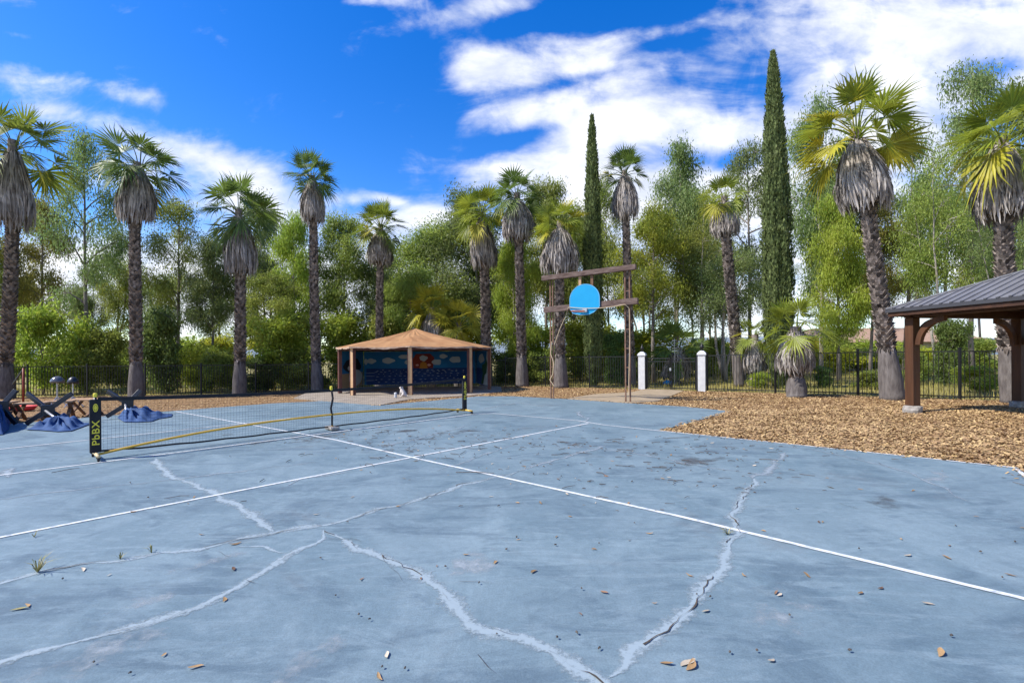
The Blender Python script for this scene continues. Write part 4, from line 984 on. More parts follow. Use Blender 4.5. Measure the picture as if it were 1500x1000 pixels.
# roof: gently sagging cloth between ridge seams
g = G(); n = 8; V = []; Fa = []; ext = []
ctr = np.array([-4.4, 21.8])
for k in order: ext.append(ctr + (GA[k] - ctr) * 1.04)
for s in range(7):
    a = ext[s]; b = ext[(s + 1) % 7]; o = len(V)
    for r in range(n + 1):
        f = r / n
        for c in range(n + 1):
            w_ = c / n; e = a + (b - a) * w_; xy = pk[:2] + (e - pk[:2]) * f
            z = pk[2] + (EV + .03 - pk[2]) * (f ** .86) - .07 * math.sin(PI * w_) * f * (1 - f * .4) + (rg.normal(0, .012) if 0 < c < n and r > 0 else 0)
            V.append((*xy, z))
    Fa += [(o + r * (n + 1) + c, o + (r + 1) * (n + 1) + c, o + (r + 1) * (n + 1) + c + 1, o + r * (n + 1) + c + 1) for r in range(n) for c in range(n)]
g.add(V, Fa); roof = g.build('roof', mt['canvas'], gz, smooth=False)
g = G(); V = []; Fa = []
for s in range(7):
    a = ext[s]; b = ext[(s + 1) % 7]; o = len(V)
    for c in range(17):
        w_ = c / 16; e = a + (b - a) * w_; zt = EV + .03 - .07 * math.sin(PI * w_) * .6
        dz = .05 + .02 * math.sin(c * .55 + s * 2.7) + .012 * math.sin(c * 2.1 + s) + rg.normal(0, .006)
        o2 = ctr + (e - ctr) * 1.004
        V += [(*o2, zt + .012), (*(ctr + (e - ctr) * 1.008), zt - dz)]
    Fa += [(o + 2 * c, o + 2 * c + 1, o + 2 * c + 3, o + 2 * c + 2) for c in range(16)]
g.add(V, Fa); g.build('hem', mt['canvas_hem'], roof)
g = G()
for s in range(7):
    if s == 5: pass
    a = GA[order[s]]; b = GA[order[(s + 1) % 7]]; g.beam((*a, EV - .06), (*b, EV - .06), .05, .09)
g.build('eave_frame', mt['post_dark'], gz)
# painted walls
MK = ['m_sky', 'm_sea', 'm_white', 'm_red', 'm_orange', 'm_pink', 'm_green', 'm_black', 'm_sand']; MI = {k: i for i, k in enumerate(MK)}
def wall(a, b, patches, zb=.16):
    a = np.array(a, float); b = np.array(b, float); d_ = (b - a); Ln = np.linalg.norm(d_); d_ /= Ln; nn = np.array([d_[1], -d_[0]])
    ctr_ = np.array([-4.4, 21.0]); 
    if (ctr_ - a) @ nn < 0: nn = -nn
    g = G(); m = (a + b) / 2
    A = [[d_[0], d_[1], 0], [nn[0], nn[1], 0], [0, 0, 1]]
    g.box((m[0], m[1], (EV - .12 + zb) / 2), (Ln - .02, .04, EV - .12 - zb), A, MI['m_sky'])
    for kpatch, (mk, poly, lev) in enumerate(patches):
        off = .02 + .004 * lev
        pts = [(*(a + d_ * Ln * s + nn * off), z) for s, z in poly]
        g.sheet(pts, MI[mk])
    return g.build('painted_wall', [mt[k] for k in MK], gz)
def oval(s, z, rs, rz, n=18, lump=.12, seed=0):
    r_ = np.random.default_rng(seed + int(s * 1000)); ph = r_.uniform(0, 6)
    return [(s + rs * math.cos(2 * PI * k / n) * (1 + lump * math.sin(3 * 2 * PI * k / n + ph)), z + rz * math.sin(2 * PI * k / n) * (1 + lump * math.sin(4 * 2 * PI * k / n + ph))) for k in range(n)]
def S(px): return (px - 528) / (699 - 528)
def Zm(y): return .16 + (1.78 - .16) * (563 - y) / (563 - 510)
W0 = 176.0
pts = [('m_sea', [(.02, .17), (.98, .17), (.98, Zm(537)), (.02, Zm(537))], 1), ('m_red', [(S(602), Zm(537)), (S(632), Zm(537)), (S(634), Zm(520)), (S(628), Zm(513.5)), (S(606), Zm(514)), (S(601), Zm(522))], 1.5),
       ('m_orange', [(S(611), Zm(537.5)), (S(624), Zm(537.5)), (S(622), Zm(529)), (S(617), Zm(526)), (S(613), Zm(529))], 2)]
for px, y, rx, ry in [(539, 525, 7, 4), (564, 524.5, 10, 4.5), (588, 518.5, 8, 3.5), (593, 527, 4.5, 3.5), (617.5, 521, 6.5, 4.5), (638, 527.5, 7.5, 4.8), (648, 518, 6.5, 3.6), (667, 523.5, 9, 5.5), (531, 526, 3, 4.5)]:
    pts.append(('m_white', oval(S(px), Zm(y), rx / W0, ry * .0306, seed=int(px)), 3))
for px, y, rx, ry in [(608, 532, 2.4, 1.5), (626, 532, 3, 2)]: pts.append(('m_pink', oval(S(px), Zm(y), rx / W0, ry * .0306), 3))
rg = np.random.default_rng(6)
for y, x0 in ((540, 548), (542.5, 546), (545.5, 550), (549.5, 548), (554.5, 546), (559, 550)):
    x = x0
    while x < 690:
        ln = rg.uniform(1.5, 5); pts.append(('m_white', oval(S(x), Zm(y + rg.normal(0, .5)), ln / 2 / W0, .35 * .03, n=8), 2)); x += rg.uniform(6, 12)
for y in (544, 549, 556):
    pts.append(('m_white', oval(S(537), Zm(y), 8 / W0, .28 * .03, n=10, lump=.0), 2))
wall(GA['Hq'] + np.array([.05, 0]), GA['Fq'] - np.array([.05, 0]), pts)
wall(GA['A'], GA['Hq'], [('m_sand', [(.05, .17), (.95, .17), (.95, .8), (.05, .8)], 1), ('m_black', oval(.5, 1.15, .38, .32), 2), ('m_white', oval(.35, 1.02, .07, .1), 3), ('m_white', oval(.62, .58, .30, .38, lump=.02), 3)])
wall(GA['Fq'], GA['E'], [('m_sea', [(.03, .17), (.7, .17), (.65, .95), (.03, .95)], 1), ('m_white', oval(.45, 1.42, .22, .22), 3), ('m_white', [(.55, .17), (.97, .17), (.97, 1.75), (.86, 1.75), (.8, .9)], 2), ('m_green', [(.42, .2), (.6, .2), (.66, .6), (.84, .75), (.9, 1.2), (.82, 1.5), (.72, 1.2), (.5, 1.1), (.55, .7)], 3)])
# bench-height kerb in the gazebo
# dog figurine on the pavement
dg = thing('dog_figurine', Gd(590, 581, .006), 'small white sitting dog figurine on the gazebo pavement', 'figurine')
def skin(name, verts, edges, radii, mat, parent, sub=2):
    me = bpy.data.meshes.new(name); me.from_pydata(verts, edges, []); o = bpy.data.objects.new(name, me); COL.objects.link(o); o.parent = parent
    sm = o.modifiers.new('skin', 'SKIN'); ss = o.modifiers.new('sub', 'SUBSURF'); ss.levels = sub; ss.render_levels = sub
    if not me.skin_vertices: me.skin_vertices.new()
    for i_, r in enumerate(radii): me.skin_vertices[0].data[i_].radius = r if isinstance(r, tuple) else (r, r)
    me.skin_vertices[0].data[0].use_root = True
    me.materials.append(mat); ORG[o] = ORG[parent]; return o
DV = [(.10, 0, .07), (.05, 0, .14), (0, 0, .21), (-.04, 0, .27), (-.065, 0, .325), (-.11, 0, .325), (-.15, 0, .31),
      (-.06, .05, .17), (-.075, .05, .08), (-.08, .05, .015), (-.11, .05, .01), (-.06, -.05, .17), (-.075, -.05, .08), (-.08, -.05, .015), (-.11, -.05, .01),
      (.06, .075, .07), (.0, .085, .03), (-.05, .085, .012), (.06, -.075, .07), (.0, -.085, .03), (-.05, -.085, .012),
      (.15, 0, .03), (.20, .03, .02), (-.05, .05, .36), (-.035, .065, .31), (-.05, -.05, .36), (-.035, -.065, .31)]
DE = [(0, 1), (1, 2), (2, 3), (3, 4), (4, 5), (5, 6), (2, 7), (7, 8), (8, 9), (9, 10), (2, 11), (11, 12), (12, 13), (13, 14), (0, 15), (15, 16), (16, 17), (0, 18), (18, 19), (19, 20), (0, 21), (21, 22), (4, 23), (23, 24), (4, 25), (25, 26)]
DR = [.075, .075, .07, .05, .055, .04, .025, .03, .022, .018, .016, .03, .022, .018, .016, .045, .025, .018, .045, .025, .018, .02, .012, .02, .014, .02, .014]
dog = skin('body', DV, DE, DR, mt['dog'], dg)
dg.rotation_euler = (0, 0, R(-25)); dg.scale = (1.05, 1.05, 1.05)
g = G(); c = Gd(579.5, 582.5, .006); g.lathe([(.055, 0), (.06, .02), (.05, .12), (.055, .19), (.03, .2)], c, 12)
tag(g.build('cup', mt['white_post'], loc=c, smooth=True), 'small pale cup beside the dog figurine', 'cup')

# ------------------------------------------------------------------ basketball frame
bL = Gd(809, 583.5, 0); bR = Gd(920, 588.5, 0)
bf = thing('basketball_frame', (*((bL + bR) / 2)[:2], 0), 'timber and steel basketball frame with round topped blue backboard', 'basketball hoop')
fd = (bR - bL)[:2]; fl = np.linalg.norm(fd); fd /= fl; fn = np.array([fd[1], -fd[0]])
if fn[1] > 0: fn = -fn
A = [[fd[0], fd[1], 0], [-fn[0], -fn[1], 0], [0, 0, 1]]
topL = P(809, 411, bL[1])[2]; topR = P(919, 393, bR[1])[2]
for b, tz, hs_ in ((bL, topL, .05), (bR, topR, .075)):
    g = G()
    for s in (-1, 1): g.box((b[0] + fd[0] * hs_ * s, b[1] + fd[1] * hs_ * s, tz / 2 - .05), (.04, .045, tz + .1), A)
    for z in np.arange(.5, tz - .2, .62): g.box((b[0], b[1], z), (hs_ * 2 - .02, .02, .03), A)
    g.build('post', mt['rust'], bf)
def fp(px, py):      # a point of the frame's own plane
    u, v = ray(px, py); n3 = fn; d_ = (bL[:2] @ n3) / (u * n3[0] + n3[1]); return np.array([u * d_, d_, EYE + v * d_])
off = np.array([*(fn * .09), 0])
for (p0, p1, hgt, jit) in (((796, 408.5), (933, 391.5), .17, 0), ((799, 454.5), (936, 441), .20, .0)):
    a = fp(*p0); b = fp(*p1); z = (a[2] + b[2]) / 2; a[2] = b[2] = 0
    a = a + np.array([0, 0, fp(*p0)[2]]); b = b + np.array([0, 0, fp(*p1)[2]])
    g = G(); g.beam(a + off, b + off, .14, hgt); g.build('beam', mt['old_wood'], bf, bevel=.012)
for px in (850.5, 868):
    a = fp(px, 404 - (px - 850) * .12); b = fp(px, 452); g = G(); g.beam(a + off * .6, (a[0] + off[0] * .6, a[1] + off[1] * .6, b[2]), .09, .05, up=(fn[0], fn[1], 0)); g.build('hanger', mt['plank_leg'] if px > 860 else mt['plank'], bf)
bc = fp(859.5, 441.5); boff = np.array([*(fn * .20), 0])
bw = 23.5 * bc[1] / F; 
def board_outline(k=1.0):
    out = []
    n = 20
    for i_ in range(n + 1):
        a = PI * i_ / n; out.append((bw * k * math.cos(a) * 1.0, .07 + bw * .92 * k * math.sin(a)))
    out += [(-bw * k, -.22), (-bw * .80 * k, -.40 * k), (-bw * .3 * k, -.47 * k), (bw * .3 * k, -.47 * k), (bw * .62 * k, -.40 * k), (bw * k, -.22)]
    return out
def plate(outl, d0, d1, g, mat=0):
    n = len(outl); V = []
    for dd in (d0, d1): V += [(*(bc[:2] + fd * x + fn * dd), bc[2] + z) for x, z in outl]
    g.add(V, [tuple(range(n)), tuple(range(n, 2 * n))[::-1]] + [(k, (k + 1) % n, n + (k + 1) % n, n + k) for k in range(n)], mat)
g = G(); plate(board_outline(), .175, .205, g, 0)
n = len(board_outline()); o1 = board_outline(.995); o2 = board_outline(.955)
V = [(*(bc[:2] + fd * x + fn * .209), bc[2] + z) for x, z in o1] + [(*(bc[:2] + fd * x + fn * .209), bc[2] + z) for x, z in o2]
g.add(V, np.array([(k, (k + 1) % n, n + (k + 1) % n, n + k) for k in range(n)]), 1)
bd = g.build('backboard', [mt['board'], mt['board_edge']], bf)
g = G(); rc = np.array([*(bc[:2] + fn * .48 + fd * -.12), bc[2] - .36]); th = np.linspace(0, 2 * PI, 25)
g.tube([(rc[0] + .225 * math.cos(a), rc[1] + .225 * math.sin(a), rc[2]) for a in th], .013, 8, cap=False); g.tube([rc + np.array([*(-fn * .2), 0.0]), np.array([*(bc[:2] + fn * .22 + fd * -.12), bc[2] - .36])], .02, 6); g.build('rim', mt['orange'], bd)
g = G(); q_ = bc[:2] + fn * .235 + fd * .03; g.box((*q_, bc[2] - .33), (.16, .06, .12), A); g.box((*(bc[:2] + fn * .24 + fd * -.25), bc[2] - .31), (.4, .02, .03), A); g.build('bracket', mt['steel'], bd)
g = G(); foff = np.array([*(fn * .23), 0])
pts = [fp(812, 505), fp(820, 482), fp(830, 460), fp(836, 451) + foff, fp(860, 452.5) + foff * 1.1, fp(884, 452) + foff, fp(905, 449.5) + foff, fp(918, 446.5) + off * 2, fp(923, 452) + off, fp(923.5, 500) + off * .7, fp(922, 560) + off * .7, fp(922, 578) + off * .7]
tt = np.linspace(0, len(pts) - 1, 60); pa = np.array(pts); pp = np.stack([np.interp(tt, np.arange(len(pts)), pa[:, c]) for c in range(3)], -1)
g.tube(pp, .013, 5); tag(g.build('rope', mt['rope'], loc=pp[0]), 'thin tan rope strung across the blue backboard and down the post', 'rope')
g = G(); pts = [fp(809, 500) + off * .7, fp(808, 518) + off * .8, fp(813, 532) + off, fp(811, 548) + off * .8, fp(807, 556) + off, fp(813, 565) + off * .8]
pa = np.array(pts); tt = np.linspace(0, 5, 30); pp = np.stack([np.interp(tt, np.arange(6), pa[:, c]) for c in range(3)], -1)
g.tube(pp, .014, 5); tag(g.build('rope', mt['rope'], loc=pp[0]), 'loose tan rope tangled round the left basketball post', 'rope')

# ------------------------------------------------------------------ pavilion on the right
v1 = Gd(1337, 603.5); v1z = v1[2]; e1 = np.array([math.cos(R(10.4)), math.sin(R(10.4))]); e2 = np.array([e1[1], -e1[0]])
pv = thing('pavilion', (*v1[:2], v1z - .02), 'brown timber pavilion with ribbed grey metal roof on stone footings', 'pavilion')
A = [[e1[0], e1[1], 0], [-e2[0], -e2[1], 0], [0, 0, 1]]
LA, LB = 3.32, 3.6; BT = 2.375; PW = .21
pc = lambda s, t: v1[:2] + e1 * s + e2 * t
for s in (0, LA):
    for t_ in (0, LB):
        c = pc(s, t_); z0 = TZ(*c)
        g = G(); g.box((*c, (z0 + .16 + BT) / 2), (PW, PW, BT - z0 - .16), A); g.build('post', mt['timber'], pv, bevel=.008)
        g = G(); rr = np.random.default_rng(int(s * 7 + t_)); n = 14
        V = []; 
        for zz, k in ((-.08, .17), (.06, .185), (.15, .165), (.165, .12)):
            for i_ in range(n): a = 2 * PI * i_ / n; r_ = k * (1 + rr.normal(0, .07)) * (1 + .12 * abs(math.cos(2 * a + .5))); V.append((c[0] + r_ * math.cos(a), c[1] + r_ * math.sin(a), z0 + zz))
        g.add(V, [tuple(range(3 * n, 4 * n))] + [(r * n + k, r * n + (k + 1) % n, (r + 1) * n + (k + 1) % n, (r + 1) * n + k) for r in range(3) for k in range(n)]); g.build('footing', mt['stone'], pv)
        for dv, sg in ((e1, 1 if s == 0 else -1), (e2, 1 if t_ == 0 else -1)):
            g = G(); N_ = 9; V = []; sdv = np.array([-dv[1], dv[0]])
            for i_ in range(N_ + 1):
                a = PI / 2 * i_ / N_
                for (rx, rz, sh) in ((.66, .66, 0), (.53, .53, 0)):
                    x = PW / 2 - .01 + .66 - rx * math.cos(a) if True else 0
                    x = PW / 2 + .66 * (1 - math.cos(a)) + (0 if rx > .6 else .0)
                    zc = BT - .66 + .66 * math.sin(a)
                    nxv = np.array([math.cos(a), -math.sin(a)]); o_ = 0 if rx > .6 else .12
                    xx = x + nxv[0] * o_; zz = zc + nxv[1] * o_
                    for w_ in (-.05, .05): V.append((*(c + dv * sg * xx + sdv * w_), zz))
            Fa = []
            for i_ in range(N_):
                o_ = i_ * 4; Fa += [(o_, o_ + 1, o_ + 5, o_ + 4), (o_ + 2, o_ + 6, o_ + 7, o_ + 3), (o_, o_ + 4, o_ + 6, o_ + 2), (o_ + 1, o_ + 3, o_ + 7, o_ + 5)]
            Fa += [(0, 2, 3, 1), (N_ * 4, N_ * 4 + 1, N_ * 4 + 3, N_ * 4 + 2)]
            g.add(V, Fa); g.build('brace', mt['timber'], pv)
ov = .16
for a, b in ((pc(-ov, 0), pc(LA + ov, 0)), (pc(-ov, LB), pc(LA + ov, LB))): g = G(); g.beam((*a, BT + .10), (*b, BT + .10), .14, .195); g.build('beam', mt['timber_h'], pv, bevel=.006)
for a, b in ((pc(0, .072), pc(0, LB - .072)), (pc(LA, .072), pc(LA, LB - .072))): g = G(); g.beam((*a, BT + .10), (*b, BT + .10), .14, .19); g.build('beam', mt['timber_h'], pv, bevel=.006)
# roof
O = .36; ez = BT + .21
cor = [pc(-O, -O), pc(LA + O, -O), pc(LA + O, LB + O), pc(-O, LB + O)]; apx = pc(LA / 2, LB / 2); az_ = ez + .88
g = G(); V = [(*c, ez + .03) for c in cor] + [(*apx, az_)]; g.add(V, [(0, 1, 4), (1, 2, 4), (2, 3, 4), (3, 0, 4)])
for k in range(4):
    a, b = cor[k], cor[(k + 1) % 4]; L_ = np.linalg.norm(b - a); nr = int(L_ / .21)
    mid_ = (a + b) / 2
    for i_ in range(1, nr):
        s = i_ / nr; f = min(s, 1 - s) * 2; p0 = a + (b - a) * s; p1 = p0 + (apx - mid_) * f
        z1 = ez + .03 + (az_ - ez - .03) * f
        if f < .04: continue
        g.beam((*p0, ez + .043), (*p1, z1 + .013), .032, .03)
    g.beam((*a, ez + .045), (*apx, az_ + .015), .11, .035)
rf = g.build('roof', mt['roof_metal'], pv)
g = G(); 
for k in range(4):
    a, b = cor[k], cor[(k + 1) % 4]; g.beam((*a, ez - .015), (*b, ez - .015), .035, .085)
    nr = int(np.linalg.norm(b - a) / .21)
    for i_ in range(1, nr):
        s = i_ / nr; p0 = a + (b - a) * s; o_ = (p0 - apx); 
        g.box((*p0, ez + .035), (.05, .05, .03), A)
g.build('eave_trim', mt['roof_edge'], rf)
g = G(); ci = [pc(-O + .04, -O + .04), pc(LA + O - .04, -O + .04), pc(LA + O - .04, LB + O - .04), pc(-O + .04, LB + O - .04)]
V = [(*c, ez - .062) for c in ci] + [(*apx, az_ - .10)]; g.add(V, [(4, 1, 0), (4, 2, 1), (4, 3, 2), (4, 0, 3)])
g.build('roof_boards', mt['timber_h'], rf)
g = G()
for k in range(4): a, b = ci[k], ci[(k + 1) % 4]; g.beam((*a, ez - .11), (*b, ez - .11), .03, .09)
g.build('fascia', mt['timber_h'], rf)

# ------------------------------------------------------------------ court net
n0 = Gd(140, 672.5, 0); n1 = Gd(680.5, 605, 0); nd = (n1 - n0)[:2]; nl = np.linalg.norm(nd); nd /= nl; nn = np.array([nd[1], -nd[0]])
nt_ = thing('court_net', (*((n0 + n1) / 2)[:2], 0), 'low black sports net on a yellow wheeled frame across the court', 'net')
A = [[nd[0], nd[1], 0], [-nn[0], -nn[1], 0], [0, 0, 1]]
q3 = lambda f, z, o=0: np.array([*(n0[:2] + nd * nl * f + nn * o), z])
ztop = lambda f: .905 - .085 * (1 - (2 * f - 1) ** 2) ; zbot = lambda f: .13 - .05 * (1 - (2 * f - 1) ** 4)
g = G(); N_ = 150
for k in range(N_ + 1):
    f = .012 + .976 * k / N_; w = .0010
    a, b = q3(f, zbot(f)), q3(f, ztop(f)); dx = np.array([*(nd * w), 0]); 
    g.add([a - dx, a + dx, b + dx, b - dx], [(0, 1, 2, 3)])
for r in range(1, 17):
    fr = r / 17
    ff = np.linspace(.012, .988, 25); V = []
    for f in ff:
        z = zbot(f) + (ztop(f) - zbot(f)) * fr; V += [q3(f, z - .0010, .001), q3(f, z + .0010, .001)]
    g.add(V, np.array([(2 * k, 2 * k + 2, 2 * k + 3, 2 * k + 1) for k in range(24)]))
g.build('mesh', mt['net'], nt_)
ff = np.linspace(.004, .996, 31)
g = G(); V = []
for f in ff: V += [q3(f, ztop(f) - .028, .008), q3(f, ztop(f) + .028, .008), q3(f, ztop(f) + .028, -.008), q3(f, ztop(f) - .028, -.008)]
g.add(V, np.array([(4 * k + c, 4 * k + (c + 1) % 4, 4 * k + 4 + (c + 1) % 4, 4 * k + 4 + c) for k in range(30) for c in range(4)])); g.build('top_tape', mt['black'], nt_)
g = G(); g.tube([q3(f, zbot(f) - .01 + .006 * math.sin(f * 60)) for f in ff], .016, 6); g.build('bottom_tape', mt['black'], nt_)
zbar = lambda f: .07 + .25 * (1 - abs(2 * f - 1) ** 2.4)
g = G(); g.tube([q3(f, zbar(f), -.0 + .03) for f in np.linspace(.0, 1., 25)], .019, 8); bar = g.build('crossbar', mt['yellow'], nt_, smooth=True)
for f, zt in ((0, .935), (1, .935)):
    g = G(); g.tube([q3(f, .06), q3(f, zt)], .02, 10); ps = g.build('upright', mt['black_paint'], nt_, smooth=True)
    g = G(); sgn = 1 if f == 0 else -1
    g.box(q3(f, .50), (.135, .052, .80), A); g.build('sleeve', mt['black'], ps, bevel=.012)
    g = G(); c = q3(f, zt); g.lathe([(.022, 0), (.026, .01), (.026, .05), (.015, .06)], c, 10); g.build('cap', mt['yellow_print'], ps)
    g = G(); g.tube([q3(f, .075, -.30), q3(f, .085, -.1), q3(f, .085, .1), q3(f, .075, .30)], .024, 8); ft = g.build('foot', mt['foot_tan'] if f == 0 else mt['yellow'], nt_, smooth=True)
    for o_ in (-.28, .28):
        g = G(); c = q3(f, .036, o_); g.tube([c - np.array([*(nd * .014), 0]), c + np.array([*(nd * .014), 0])], .034, 12); g.box(c + np.array([0, 0, .03]), (.05, .03, .03), A); g.build('caster', mt['iron'], ft)
# middle support
g = G(); c = q3(.5, 0, .03); g.tube([c + (0, 0, .05), c + (0, 0, .34)], .018, 8); mp_ = g.build('middle_leg', mt['yellow'], nt_, smooth=True)
g = G(); g.tube([q3(.5, ztop(.5), .02), q3(.503, .65, .025), q3(.497, .45, .025), q3(.5, .30, .03), q3(.498, .1, .055)], [.018, .02, .022, .02, .018], 8); g.build('strap', mt['black'], nt_, smooth=True)
g = G(); g.lathe([(.03, -.02), (.03, .05), (.012, .06)], q3(.5, ztop(.5) + .03), 8); g.build('clip', mt['yellow_print'], nt_)
g = G(); g.box(q3(.5, .045, .03), (.16, .34, .06), A); g.build('base_block', mt['stone'], nt_, bevel=.01)
# printed letters, reading up the sleeve
def text_mesh(body, size):
    cu = bpy.data.curves.new('lettering', 'FONT'); cu.body = body; cu.size = size; cu.extrude = .0015; cu.offset = size * .012; cu.space_character = 1.08
    o = bpy.data.objects.new('lettering', cu); COL.objects.link(o); dg_ = bpy.context.evaluated_depsgraph_get(); dg_.update()
    me = bpy.data.meshes.new_from_object(o.evaluated_get(dg_)); bpy.data.objects.remove(o); return me
me0 = text_mesh('PbBX', .135)
co = np.zeros(len(me0.vertices) * 3); me0.vertices.foreach_get('co', co); co = co.reshape(-1, 3)
wx = co[:, 0].max() - co[:, 0].min(); co[:, 0] *= .37 / wx; hy = co[:, 1].max(); co[:, 1] *= .085 / hy
faces = [tuple(p.vertices) for p in me0.polygons]
for f in (0, 1):
    for side in (1, -1):
        base = q3(f, .21 if f == 0 else .36, .0285 * side); s2 = nd * side
        V = [np.array([*(base[:2] - s2 * (p[1] - .0425) + nn * side * p[2]), base[2] + p[0]]) for p in co]
        g = G(); g.add(V, faces); ups = [o for o in nt_.children if o.name.startswith('upright')][f]
        sl_ = [o for o in ups.children if o.name.startswith('sleeve')][0]
        g.build('lettering', mt['yellow_print'], ups)
        g = G(); cc_ = q3(f, .775, .0285 * side); V = []; n = 20
        for r_ in (1, .72): V += [np.array([*(cc_[:2] + nd * .030 * r_ * math.cos(2 * PI * k / n)), cc_[2] + .062 * r_ * math.sin(2 * PI * k / n)]) for k in range(n)]
        V2 = [v + np.array([*(nn * side * .001), 0]) for v in V]
        g.add(V2, np.array([(k, (k + 1) % n, n + (k + 1) % n, n + k) for k in range(n)])); g.sheet([cc_ + (np.array(v) - cc_) * .6 for v in V2[:n]]); g.build('emblem', mt['yellow_print'], ups)

# ------------------------------------------------------------------ tipped umbrellas
def umbrella(c_px, c_py, d, arms, pole_end, cloth_px, peak, label, seed):
    """arms: pixel ends of the cross base standing on edge; cloth: outline of the dropped canopy"""
    ctr = P(c_px, c_py, d); X, Y = ctr[0], ctr[1]
    t = thing('patio_umbrella', (X, Y, 0), label, 'umbrella', 'toppled patio umbrellas')
    g = G(); a = math.atan2(X, Y)
    g.box(ctr, (.24, .13, .24), [[math.cos(a), -math.sin(a), 0], [math.sin(a), math.cos(a), 0], [0, 0, 1]]); g.build('hub', mt['black_paint'], t, bevel=.02)
    for (px, py, dd) in arms:
        e = P(px, py, d + dd); e[2] = max(e[2], .045)
        g = G(); g.beam(ctr, e, .10, .065, up=(0, 1, .2)); g.build('base_arm', mt['black_paint'], t, bevel=.01)
    pe = P(*pole_end[:2], d + pole_end[2]); pe[2] = max(pe[2], .05)
    g = G(); g.tube([ctr + np.array([0, -.07, 0]), pe], [.028, .026], 10); pole = g.build('pole', mt['steel'], t, smooth=True)
    g = G(); dd = pe - ctr; dd /= np.linalg.norm(dd); g.tube([pe - dd * .05, pe + dd * .13], [.045, .05], 10); g.build('crank', mt['black_paint'], pole)
    # cloth
    rg = np.random.default_rng(seed); out = np.array([Gd(px, py, 0)[:2] for px, py in cloth_px]); pkp = P(*peak)
    m = 64; n0_ = len(out); tt = np.linspace(0, n0_, m, endpoint=False); oo = np.vstack([out, out[:1]])
    o2 = np.stack([np.interp(tt, np.arange(n0_ + 1), oo[:, c]) for c in (0, 1)], -1)
    rings = 14; V = []; ph = rg.uniform(0, 6, 5)
    for r in range(rings + 1):
        f = r / rings
        for k in range(m):
            an = 2 * PI * k / m; fold = math.sin(an * 7 + ph[0] + 2 * f) + .7 * math.sin(an * 11 + ph[1] - 3 * f) + .5 * math.sin(an * 17 + ph[2] + 4 * f) + .4 * math.sin(an * 29 + ph[4] - 6 * f)
            xy = pkp[:2] + (o2[k] - pkp[:2]) * (f ** .85)
            z = pkp[2] * (1 - f) ** 1.15 * (1 + .0 * fold) + .075 * fold * math.sin(PI * min(f * 1.1, 1)) * (1 - f * .6) + .02 + .035 * math.sin(xy[0] * 19 + xy[1] * 13 + ph[3]) * math.sin(PI * f)
            V.append((*xy, max(z, .012 + .012 * (1 - f))))
    Fa = np.array([(r * m + k, r * m + (k + 1) % m, (r + 1) * m + (k + 1) % m, (r + 1) * m + k) for r in range(rings) for k in range(m)])
    g = G(); g.add(V, Fa); g.build('canopy', mt['blue_cloth'], t, smooth=True)
umbrella(70, 600, 11.0, [(40, 576, .15), (38, 622, -.2), (106, 576, .2), (100, 624, .2)], (92, 620, -.35), [(37, 630), (60, 623), (80, 616), (100, 612), (112, 619), (133, 621.5), (118, 627), (104, 632), (84, 633), (60, 631)], (86, 611.5, 10.6), 'toppled blue umbrella with black cross base up, nearest the picnic stools', 21)
umbrella(187, 591, 12.1, [(158, 573, .15), (156, 610, -.2), (206, 571, .2), (200, 606, .25)], (186, 609, -.25), [(172, 613), (180, 602), (195, 599), (212, 602), (228, 606), (253, 607), (251, 611), (232, 614), (222, 618), (200, 619), (182, 619)], (190, 600, 11.8), 'toppled blue umbrella with crumpled canopy just right of the net post', 22)
umbrella(2, 595, 10.7, [(24, 571, .15), (24, 624, .1), (-24, 572, .2), (-20, 622, .2)], (-2, 622, -.3), [(-48, 632), (-40, 612), (-12, 603), (10, 606), (15, 618), (13, 630), (4, 637), (-20, 639)], (-4, 592, 10.3), 'toppled blue umbrella cut off by the left edge', 23)

# ------------------------------------------------------------------ picnic stools and the clutter by the left palm
def stool(px, py, rot, label, h=.42, L_=.62, w=.34):
    c = Gd(px, py); z0 = c[2] - .01
    t = thing('picnic_stool', (c[0], c[1], z0), label, 'stool', 'wooden stools with crossed legs')
    ca, sa = math.cos(rot), math.sin(rot); a = np.array([ca, sa, 0]); b = np.array([-sa, ca, 0]); up = np.array([0, 0, 1.0]); o = np.array([c[0], c[1], z0])
    g = G()
    for k in (-1, 0, 1): g.box(o + b * k * w / 3 + up * h, (L_, w / 3 - .012, .04), [a, b, up])
    g.build('seat', mt['plank'], t, bevel=.004)
    for s in (-1, 1):
        for q_, kk in ((1, 0), (-1, .02)):
            g = G(); g.beam(o + a * s * (L_ * .36 + kk) - b * q_ * w * .62, o + a * s * (L_ * .36 + kk) + b * q_ * w * .42 + up * (h - .022), .035, .075, up=a); g.build('leg', mt['plank_leg'], t)
stool(48, 614, .35, 'crossed leg wooden stool beside the red tray')
stool(86, 611, .5, 'crossed leg wooden stool behind the tipped umbrella base')
stool(126, 607, -.1, 'crossed leg wooden stool just left of the net post', L_=.7)
stool(2, 612, .3, 'crossed leg wooden stool at the left edge under the big palm')
rp_ = Gd(34, 590); t = thing('red_post', rp_, 'red painted metal post with slanted brace beside the big leftmost palm', 'post')
top = P(34, 539, rp_[1])[2]
g = G(); g.tube([rp_ + (0, 0, -.1), (rp_[0] + .02, rp_[1], top)], .035, 10); g.build('shaft', mt['red'], t, smooth=True)
g = G(); g.beam((rp_[0], rp_[1], top - .06), P(19, 562, rp_[1] + .1), .05, .05); g.build('brace', mt['black_paint'], t)
c = Gd(26, 601); g = G(); th = np.linspace(0, 2 * PI, 20, endpoint=False); V = []
